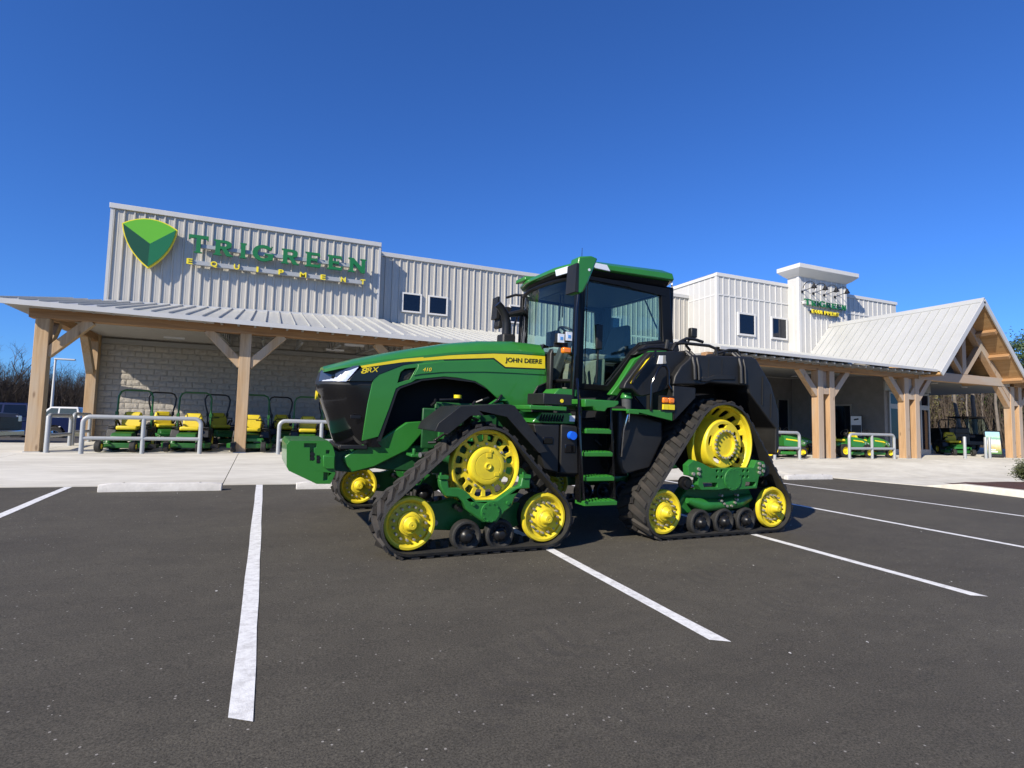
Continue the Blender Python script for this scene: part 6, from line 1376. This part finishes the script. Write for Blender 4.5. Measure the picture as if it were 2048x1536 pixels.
# ------------------------------------------------------------------ parked vehicles on the left
def car_paint(name, c): return pm(name, c, .34, 0.0, .03, 3, coat=.15)
car_paint('paint_blue', (.004, .010, .055)); pm('paint_black', (.006, .006, .007), .5); car_paint('paint_white', (.72, .72, .70))
glass('auto_glass', (.45, .52, .52), base_mix=.35, base=(.01, .012, .014))
def pickup(name, label, paint, loc, rz):
    """front faces -X, length 5.9 m"""
    t = thing(name, label, 'pickup truck', loc, (0, 0, rz), 'vehicles in the side lot')
    def wa(cx): return [(cx + .46 * math.cos(R(a)), .40 + .46 * math.sin(R(a))) for a in range(180, -1, -20)]
    body = [(-2.93, .45), (-2.93, .98), (-2.80, 1.12), (-1.35, 1.20), (-1.10, 1.22), (2.95, 1.24), (2.97, .62), (2.92, .50)] + [(p[0], p[1]) for p in wa(1.85)[::-1]] [::1] + [(p[0], p[1]) for p in wa(-1.95)[::-1]]
    # outline runs nose -> top -> tail -> under with wheel arches
    body = [(-2.95, .48), (-2.95, 1.0), (-2.82, 1.13), (-1.35, 1.21), (2.95, 1.24), (2.97, .60), (2.42, .50)] + [(1.85 + .46 * math.cos(R(a)), .42 + .46 * math.sin(R(a))) for a in range(10, 171, 16)] + [(1.2, .42), (-1.35, .42)] + [(-1.95 + .46 * math.cos(R(a)), .42 + .46 * math.sin(R(a))) for a in range(10, 171, 16)] + [(-2.5, .48)]
    b = MB().prism(body, 'y', -.98, .98).build('body', paint, t, bevel=.05, seg=3)
    cab = [[(-1.25, s * .93, 1.20) for s in (-1, 1)] + [(.95, s * .93, 1.22) for s in (1, -1)], [(-.55, s * .74, 1.86) for s in (-1, 1)] + [(.75, s * .74, 1.88) for s in (1, -1)]]
    MB().loft(cab).build('cab', paint, t, bevel=.05, seg=3)
    for s in (-1, 1):
        def on(x, z, k=.008): f = (z - 1.2) / .66; return (x, s * (.93 - .19 * f + k), z)
        for P in ([(-.98, 1.25), (-.18, 1.25), (-.18, 1.78), (-.52, 1.78)], [(-.10, 1.25), (.80, 1.25), (.68, 1.78), (-.10, 1.78)]):
            q = [on(x, z) for x, z in P]; q2 = [on(x, z, -.02) for x, z in P]; MB().hexa(q + q2).build('side_window', 'auto_glass', t)
        for x in (-.16, .86): MB().box(x - .008, x + .008, s * .975, s * .99, .55, 1.2).build('door_gap', 'black_matte', b)
        for x in (-.34, .66): MB().box(x - .11, x + .11, s * .98, s * 1.0, 1.04, 1.07).build('door_handle', 'chrome', b)
        MB().box(2.86, 2.985, s * .985 - .12 * (s > 0), s * .985 + .12 * (s < 0), .86, 1.16).build('tail_light', 'amber' if False else 'tail_red', b, bevel=.01)
        MB().box(-1.4, 1.3, s * .90, s * 1.0, .36, .42).build('running_board', 'chrome', t, bevel=.01)
        MB().box(-2.96, -2.78, s * .93 - .3 * (s > 0), s * .93 + .3 * (s < 0), .86, 1.06).build('headlight', 'lamp_refl', b, bevel=.02)
        MB().box(-.98, -.86, s * 1.0, s * 1.22, 1.26, 1.44).build('mirror', paint, t, bevel=.03)
        for cx in (-1.95, 1.85):
            o = MB().lathe([(.24, -.13), (.36, -.13), (.40, -.09), (.40, .09), (.36, .13), (.24, .13)], (cx, s * .86, .40), 'y', 32).build('wheel', 'rubber', t)
            rm = MB().lathe([(0, .0), (.05, s * .10), (.06, s * .09), (.07, s * .06), (.21, s * .05), (.235, s * .12), (.25, s * .12), (.25, -s * .1)], (cx, s * .86, .40), 'y', 30).build('rim', 'chrome', o)
            for k in range(6):
                a = 2 * math.pi * (k + .5) / 6; MB().cyl((cx + .145 * math.cos(a), s * .905, .40 + .145 * math.sin(a)), (cx + .145 * math.cos(a), s * .935, .40 + .145 * math.sin(a)), .042, seg=8).build('spoke_gap', 'black_matte', o)
    f1 = lambda y: [(-1.22, y * .90, 1.24), (-.60, y * .74, 1.80)]
    MB().hexa([(-1.20, -.80, 1.25), (-1.20, .80, 1.25), (-.62, .66, 1.80), (-.62, -.66, 1.80), (-1.22, -.80, 1.27), (-1.22, .80, 1.27), (-.64, .66, 1.82), (-.64, -.66, 1.82)]).build('windshield', 'auto_glass', t)
    MB().hexa([(.93, -.78, 1.28), (.93, .78, 1.28), (.79, .66, 1.80), (.79, -.66, 1.80), (.95, -.78, 1.28), (.95, .78, 1.28), (.81, .66, 1.80), (.81, -.66, 1.80)]).build('rear_window', 'auto_glass', t)
    MB().box(-3.0, -2.94, -.6, .6, .62, 1.02).build('grille', 'black_plastic', b, bevel=.02); MB().box(-3.06, -2.9, -.95, .95, .40, .58).build('front_bumper', 'chrome', t, bevel=.03); MB().box(2.95, 3.1, -.95, .95, .46, .62).build('rear_bumper', 'chrome', t, bevel=.03)
    MB().box(1.02, 2.9, -.80, .80, 1.243, 1.247).build('bed_cover', 'black_matte', t)
    return t
pm('tail_red', (.45, .012, .012), .2, coat=.8)
pickup('pickup_truck', 'dark blue crew-cab pickup truck parked left of the store behind the corner post', 'paint_blue', (-11.05, 34.2, gz(-11, 34.2)), R(2))
d_ = pickup('pickup_truck', 'black vehicle nose poking in at the left picture edge', 'paint_black', (-10.55, 23.4, gz(-10.5, 23.4) + .01), R(176))
pickup('pickup_truck', 'white vehicle mostly hidden behind the blue pickup truck', 'paint_white', (-10.9, 41.5, gz(-8, 40)), R(0))

# ------------------------------------------------------------------ lot lamps
def lot_lamp(x, y, h, label, arm=1.0):
    z = gz(x, y) - .1; t = thing('light_pole', label, 'light pole', (x, y, z), (0, 0, 0), 'parking lot light poles')
    MB().tube([(0, 0, 0), (0, 0, h)], [.11, .07], 12).build('pole', 'white_trim', t); MB().cyl((0, 0, 0), (0, 0, .7), .28, seg=16).build('footing', 'concrete', t)
    MB().box(-.06, arm * .95, -.14, .14, h - .06, h + .05).build('lamp_head', 'white_trim', t, bevel=.02); MB().box(.25, arm * .9, -.11, .11, h - .075, h - .062).build('lamp_lens', 'lamp_refl', t)
lot_lamp(*ray_xy(106, 55), 5.7, 'tall white lot light pole rising behind the blue pickup truck', 1.3)
lot_lamp(63.5, 39, 8.0, 'white pole seen through the shaded side porch at the right')

# ------------------------------------------------------------------ vegetation
def bare_tree(seed, h, spread=.5, trunk=.16, mat='bark', levels=5, up=.12):
    random.seed(seed); m = MB()
    def grow(p, d, L_, r, lv):
        n = 3; pts = [p]; q = p.copy(); dd = d.copy()
        for i in range(n):
            dd = (dd + Vector((random.uniform(-.18, .18), random.uniform(-.18, .18), random.uniform(-.05, up)))).normalized(); q = q + dd * L_ / n; pts.append(q.copy())
        m.tube(pts, [r * (1 - .45 * i / n) for i in range(n + 1)], 5 if lv > 2 else 3, caps=False)
        if lv == 0: return
        k = random.choice((2, 3, 3)) if lv > 1 else 4
        for _ in range(k):
            t = random.uniform(.45, 1.0); base = pts[min(n, max(1, round(t * n)))]
            a = random.uniform(0, 6.28); tilt = random.uniform(.3, .85) * (1 + spread * .4)
            nd = (dd + Vector((math.cos(a), math.sin(a), random.uniform(-.1, .4))) * tilt).normalized()
            grow(base, nd, L_ * random.uniform(.55, .78), r * random.uniform(.40, .58), lv - 1)
    grow(Vector((0, 0, 0)), Vector((0, 0, 1)), h * .36, trunk, levels)
    return m
tree_meshes = [bare_tree(s, h, trunk=tk).mesh('crown', 'twig', True, 60) for s, h, tk in ((3, 8.5, .15), (8, 7.5, .13), (14, 9.5, .18), (21, 7.0, .11), (33, 8.0, .12))]
def place_tree(i, x, y, s, label, group, rot=0):
    t = thing('bare_tree', label, 'tree', (x, y, gz(x, y) - .12), (0, 0, rot), group)
    s *= .86; inst('crown', tree_meshes[i], t, scale=(s, s, s)); MB().tube([(0, 0, -.2), (.02, 0, 1.2 * s), (0, .02, 2.6 * s)], [.20 * s, .17 * s, .12 * s], 8).build('trunk', 'bark', t)
    return t
WD = ['rising highest at the left picture edge', 'left of the corner post', 'just behind the corner post', 'between the corner post and the light pole', 'directly behind the light pole', 'just right of the light pole', 'above the white vehicle', 'above the tail of the blue pickup', 'closest to the stone wall end', 'low and twiggy behind the corner post', 'thin and pale behind the light pole', 'leaning beside the stone wall end']
random.seed(4)
for k, (pxx, dist, i, s) in enumerate(((12, 62, 2, 1.12), (42, 70, 1, .95), (72, 72, 0, .86), (100, 76, 3, .9), (118, 72, 4, .85), (134, 74, 1, .95), (148, 78, 0, .95), (160, 72, 3, 1.0), (184, 60, 4, .95), (64, 64, 3, .8), (112, 64, 4, .75), (178, 68, 0, .9))):
    x, y = ray_xy(pxx, dist); place_tree(i, x, y, s, 'bare winter tree %s' % WD[k], 'bare trees beyond the side lot', random.uniform(0, 6))
def thicket(name, label, p0, p1, d0, d1, n, h0, h1, mat, seed, w=.02):
    random.seed(seed); m = MB(); V = []; F = []
    for i in range(n):
        pxx = random.uniform(p0, p1); x, y = ray_xy(pxx, random.uniform(d0, d1)); z = gz(x, y) - .12; h = random.uniform(h0, h1) * (0.55 + .45 * abs(math.sin(pxx * .05 + 1))) 
        lean = Vector((random.uniform(-.3, .3), random.uniform(-.3, .3), 1)); tip = Vector((x, y, z)) + lean * h
        b = Vector((x, y, z)); segs = 3; a0 = random.uniform(0, 6.28)
        def blade(b, tip, w):
            sdv = Vector((math.cos(a0), math.sin(a0), 0)) * w; k = len(V); V.extend([tuple(b - sdv), tuple(b + sdv), tuple(tip)]); F.append((k, k + 1, k + 2))
            sd2 = Vector((-math.sin(a0), math.cos(a0), 0)) * w; k = len(V); V.extend([tuple(b - sd2), tuple(b + sd2), tuple(tip)]); F.append((k, k + 1, k + 2))
        blade(b, tip, w)
        for j in range(5):
            t = random.uniform(.2, .95); p = b.lerp(tip, t); a = random.uniform(0, 6.28); L_ = random.uniform(.4, 1.1) * (1.1 - t * .5)
            blade(p, p + Vector((math.cos(a), math.sin(a), random.uniform(.3, 1.2))) * L_, w * .55)
    m.add(V, F); return tag(m.build(name, mat, smooth=False), label, 'undergrowth', kind='stuff')
thicket('undergrowth', 'brown winter thicket filling the wood edge on the left', -260, 215, 60, 90, 9000, 4.7, 6.6, 'twig', 3, .03)
thicket('undergrowth', 'dark thicket behind the right side porch', 1780, 2250, 56, 90, 8000, 6.0, 8.5, 'twig', 5, .035)
def leafy(name, label, loc, rx, rz, zc, n, size, mat, seed, trunk_h, group=None, cat='tree', clumps=40):
    t = thing(name, label, cat, loc, (0, 0, 0), group); random.seed(seed); m = MB(); V = []; F = []
    cs = []
    for i in range(clumps):
        a = random.uniform(0, 6.28); u = random.uniform(-1, 1); r = random.uniform(.35, 1) ** .6; q = math.sqrt(1 - u * u)
        cs.append((Vector((rx * r * q * math.cos(a), rx * r * q * math.sin(a), zc + rz * r * u)), random.uniform(.22, .42) * rx))
    for i in range(n):
        c, cr_2 = random.choice(cs); d = Vector((random.gauss(0, 1), random.gauss(0, 1), random.gauss(0, .8))); p = c + d * cr_2 * .5
        if p.z < .03: continue
        a = Vector((random.gauss(0, 1), random.gauss(0, 1), random.gauss(0, 1))).normalized() * size * random.uniform(.6, 1.3); b = a.orthogonal().normalized() * size * .45
        k = len(V); V.extend([tuple(p - a), tuple(p + b), tuple(p + a), tuple(p - b)]); F.append((k, k + 1, k + 2, k + 3))
    m.add(V, F); m.build('foliage', mat, t, smooth=False)
    tm = MB()
    tm.tube([(0, 0, -.1), (.02 * rx, 0, trunk_h * .5), (0, .02 * rx, trunk_h)], [rx * .07, rx * .055, rx * .03], 8)
    for i in range(6):
        a = i * 1.05; tm.tube([(0, 0, trunk_h * (.4 + .08 * i)), (rx * .4 * math.cos(a), rx * .4 * math.sin(a), trunk_h * .7 + .06 * i), (rx * .7 * math.cos(a), rx * .7 * math.sin(a), zc)], [rx * .03, rx * .02, rx * .008], 5)
    tm.build('trunk', 'bark', t); return t
leafy('evergreen_shrub', 'clipped olive-green shrub in the mulch bed at the right edge', (20.15, 9.0, lot(19.7, 9) + .14), .46, .25, .30, 5200, .032, 'shrub_leaf', 2, .3, cat='shrub', clumps=55)
for k, (pxx, dist, rx, rz, zc, lb) in enumerate(((2038, 60, 3.2, 3.6, 5.4, 'dark evergreen tree rising right of the gable'), (2095, 66, 4.0, 4.2, 6.0, 'dark evergreen tree cut off by the right picture edge'), (1888, 60, 3.0, 3.2, 3.4, 'olive broadleaf bush seen through the side porch'))):
    x, y = ray_xy(pxx, dist); leafy('evergreen_tree', lb, (x, y, gz(x, y) - .1), rx, rz, zc, 14000 if k < 2 else 5000, .15, 'leaf_dark' if k < 2 else 'leaf_olive', 20 + k, zc, 'evergreens on the right')
for k, (pxx, dist, lean, lb) in enumerate(((1926, 50, -.16, 'pale leaning trunk seen through the side porch'), (1938, 54, 0, 'thin straight trunk behind the utility vehicle cab'), (1951, 48, 0, 'thick pale trunk directly above the utility vehicle'), (1968, 56, .01, 'slim trunk just left of the white pole'), (1998, 52, -.02, 'pale trunk right of the white pole'), (2010, 58, .03, 'thin pale trunk nearest the right timber post'))):
    x, y = ray_xy(pxx, dist); t = thing('woodland_tree', lb, 'tree', (x, y, gz(x, y) - .12), (0, 0, 0), 'tall trunks behind the side porch')
    r0 = (.13, .07, .15, .09, .11, .07)[k]
    MB().tube([(0, 0, 0), (lean * 2, 0, 2), (lean * 4, .1, 4), (lean * 6.2, 0, 6.2)], [r0, r0 * .9, r0 * .75, r0 * .5], 9).build('trunk', 'bark_pale', t)
    o = inst('crown', tree_meshes[k % 5], t, (lean * 5, 0, 5), (0, 0, k), (.33, .33, .33))
# a little litter and loose chips on the asphalt
random.seed(9); lt_ = MB()
for i in range(60):
    x, y = random.uniform(-4, 12), random.uniform(2.2, 11); s = random.uniform(.006, .016); z = lot(x, y) + .003
    a = random.uniform(0, 3); lt_.add([(x + s * math.cos(a + q) * random.uniform(.5, 1), y + s * math.sin(a + q) * random.uniform(.5, 1), z + (.004 if q < 2 else .001)) for q in (0, 1.5, 3.1, 4.6)], [(0, 1, 2, 3)])
tag(lt_.build('gravel_chips', 'conc_stop', smooth=False), 'scattered pale stone chips on the asphalt', 'gravel', kind='stuff')
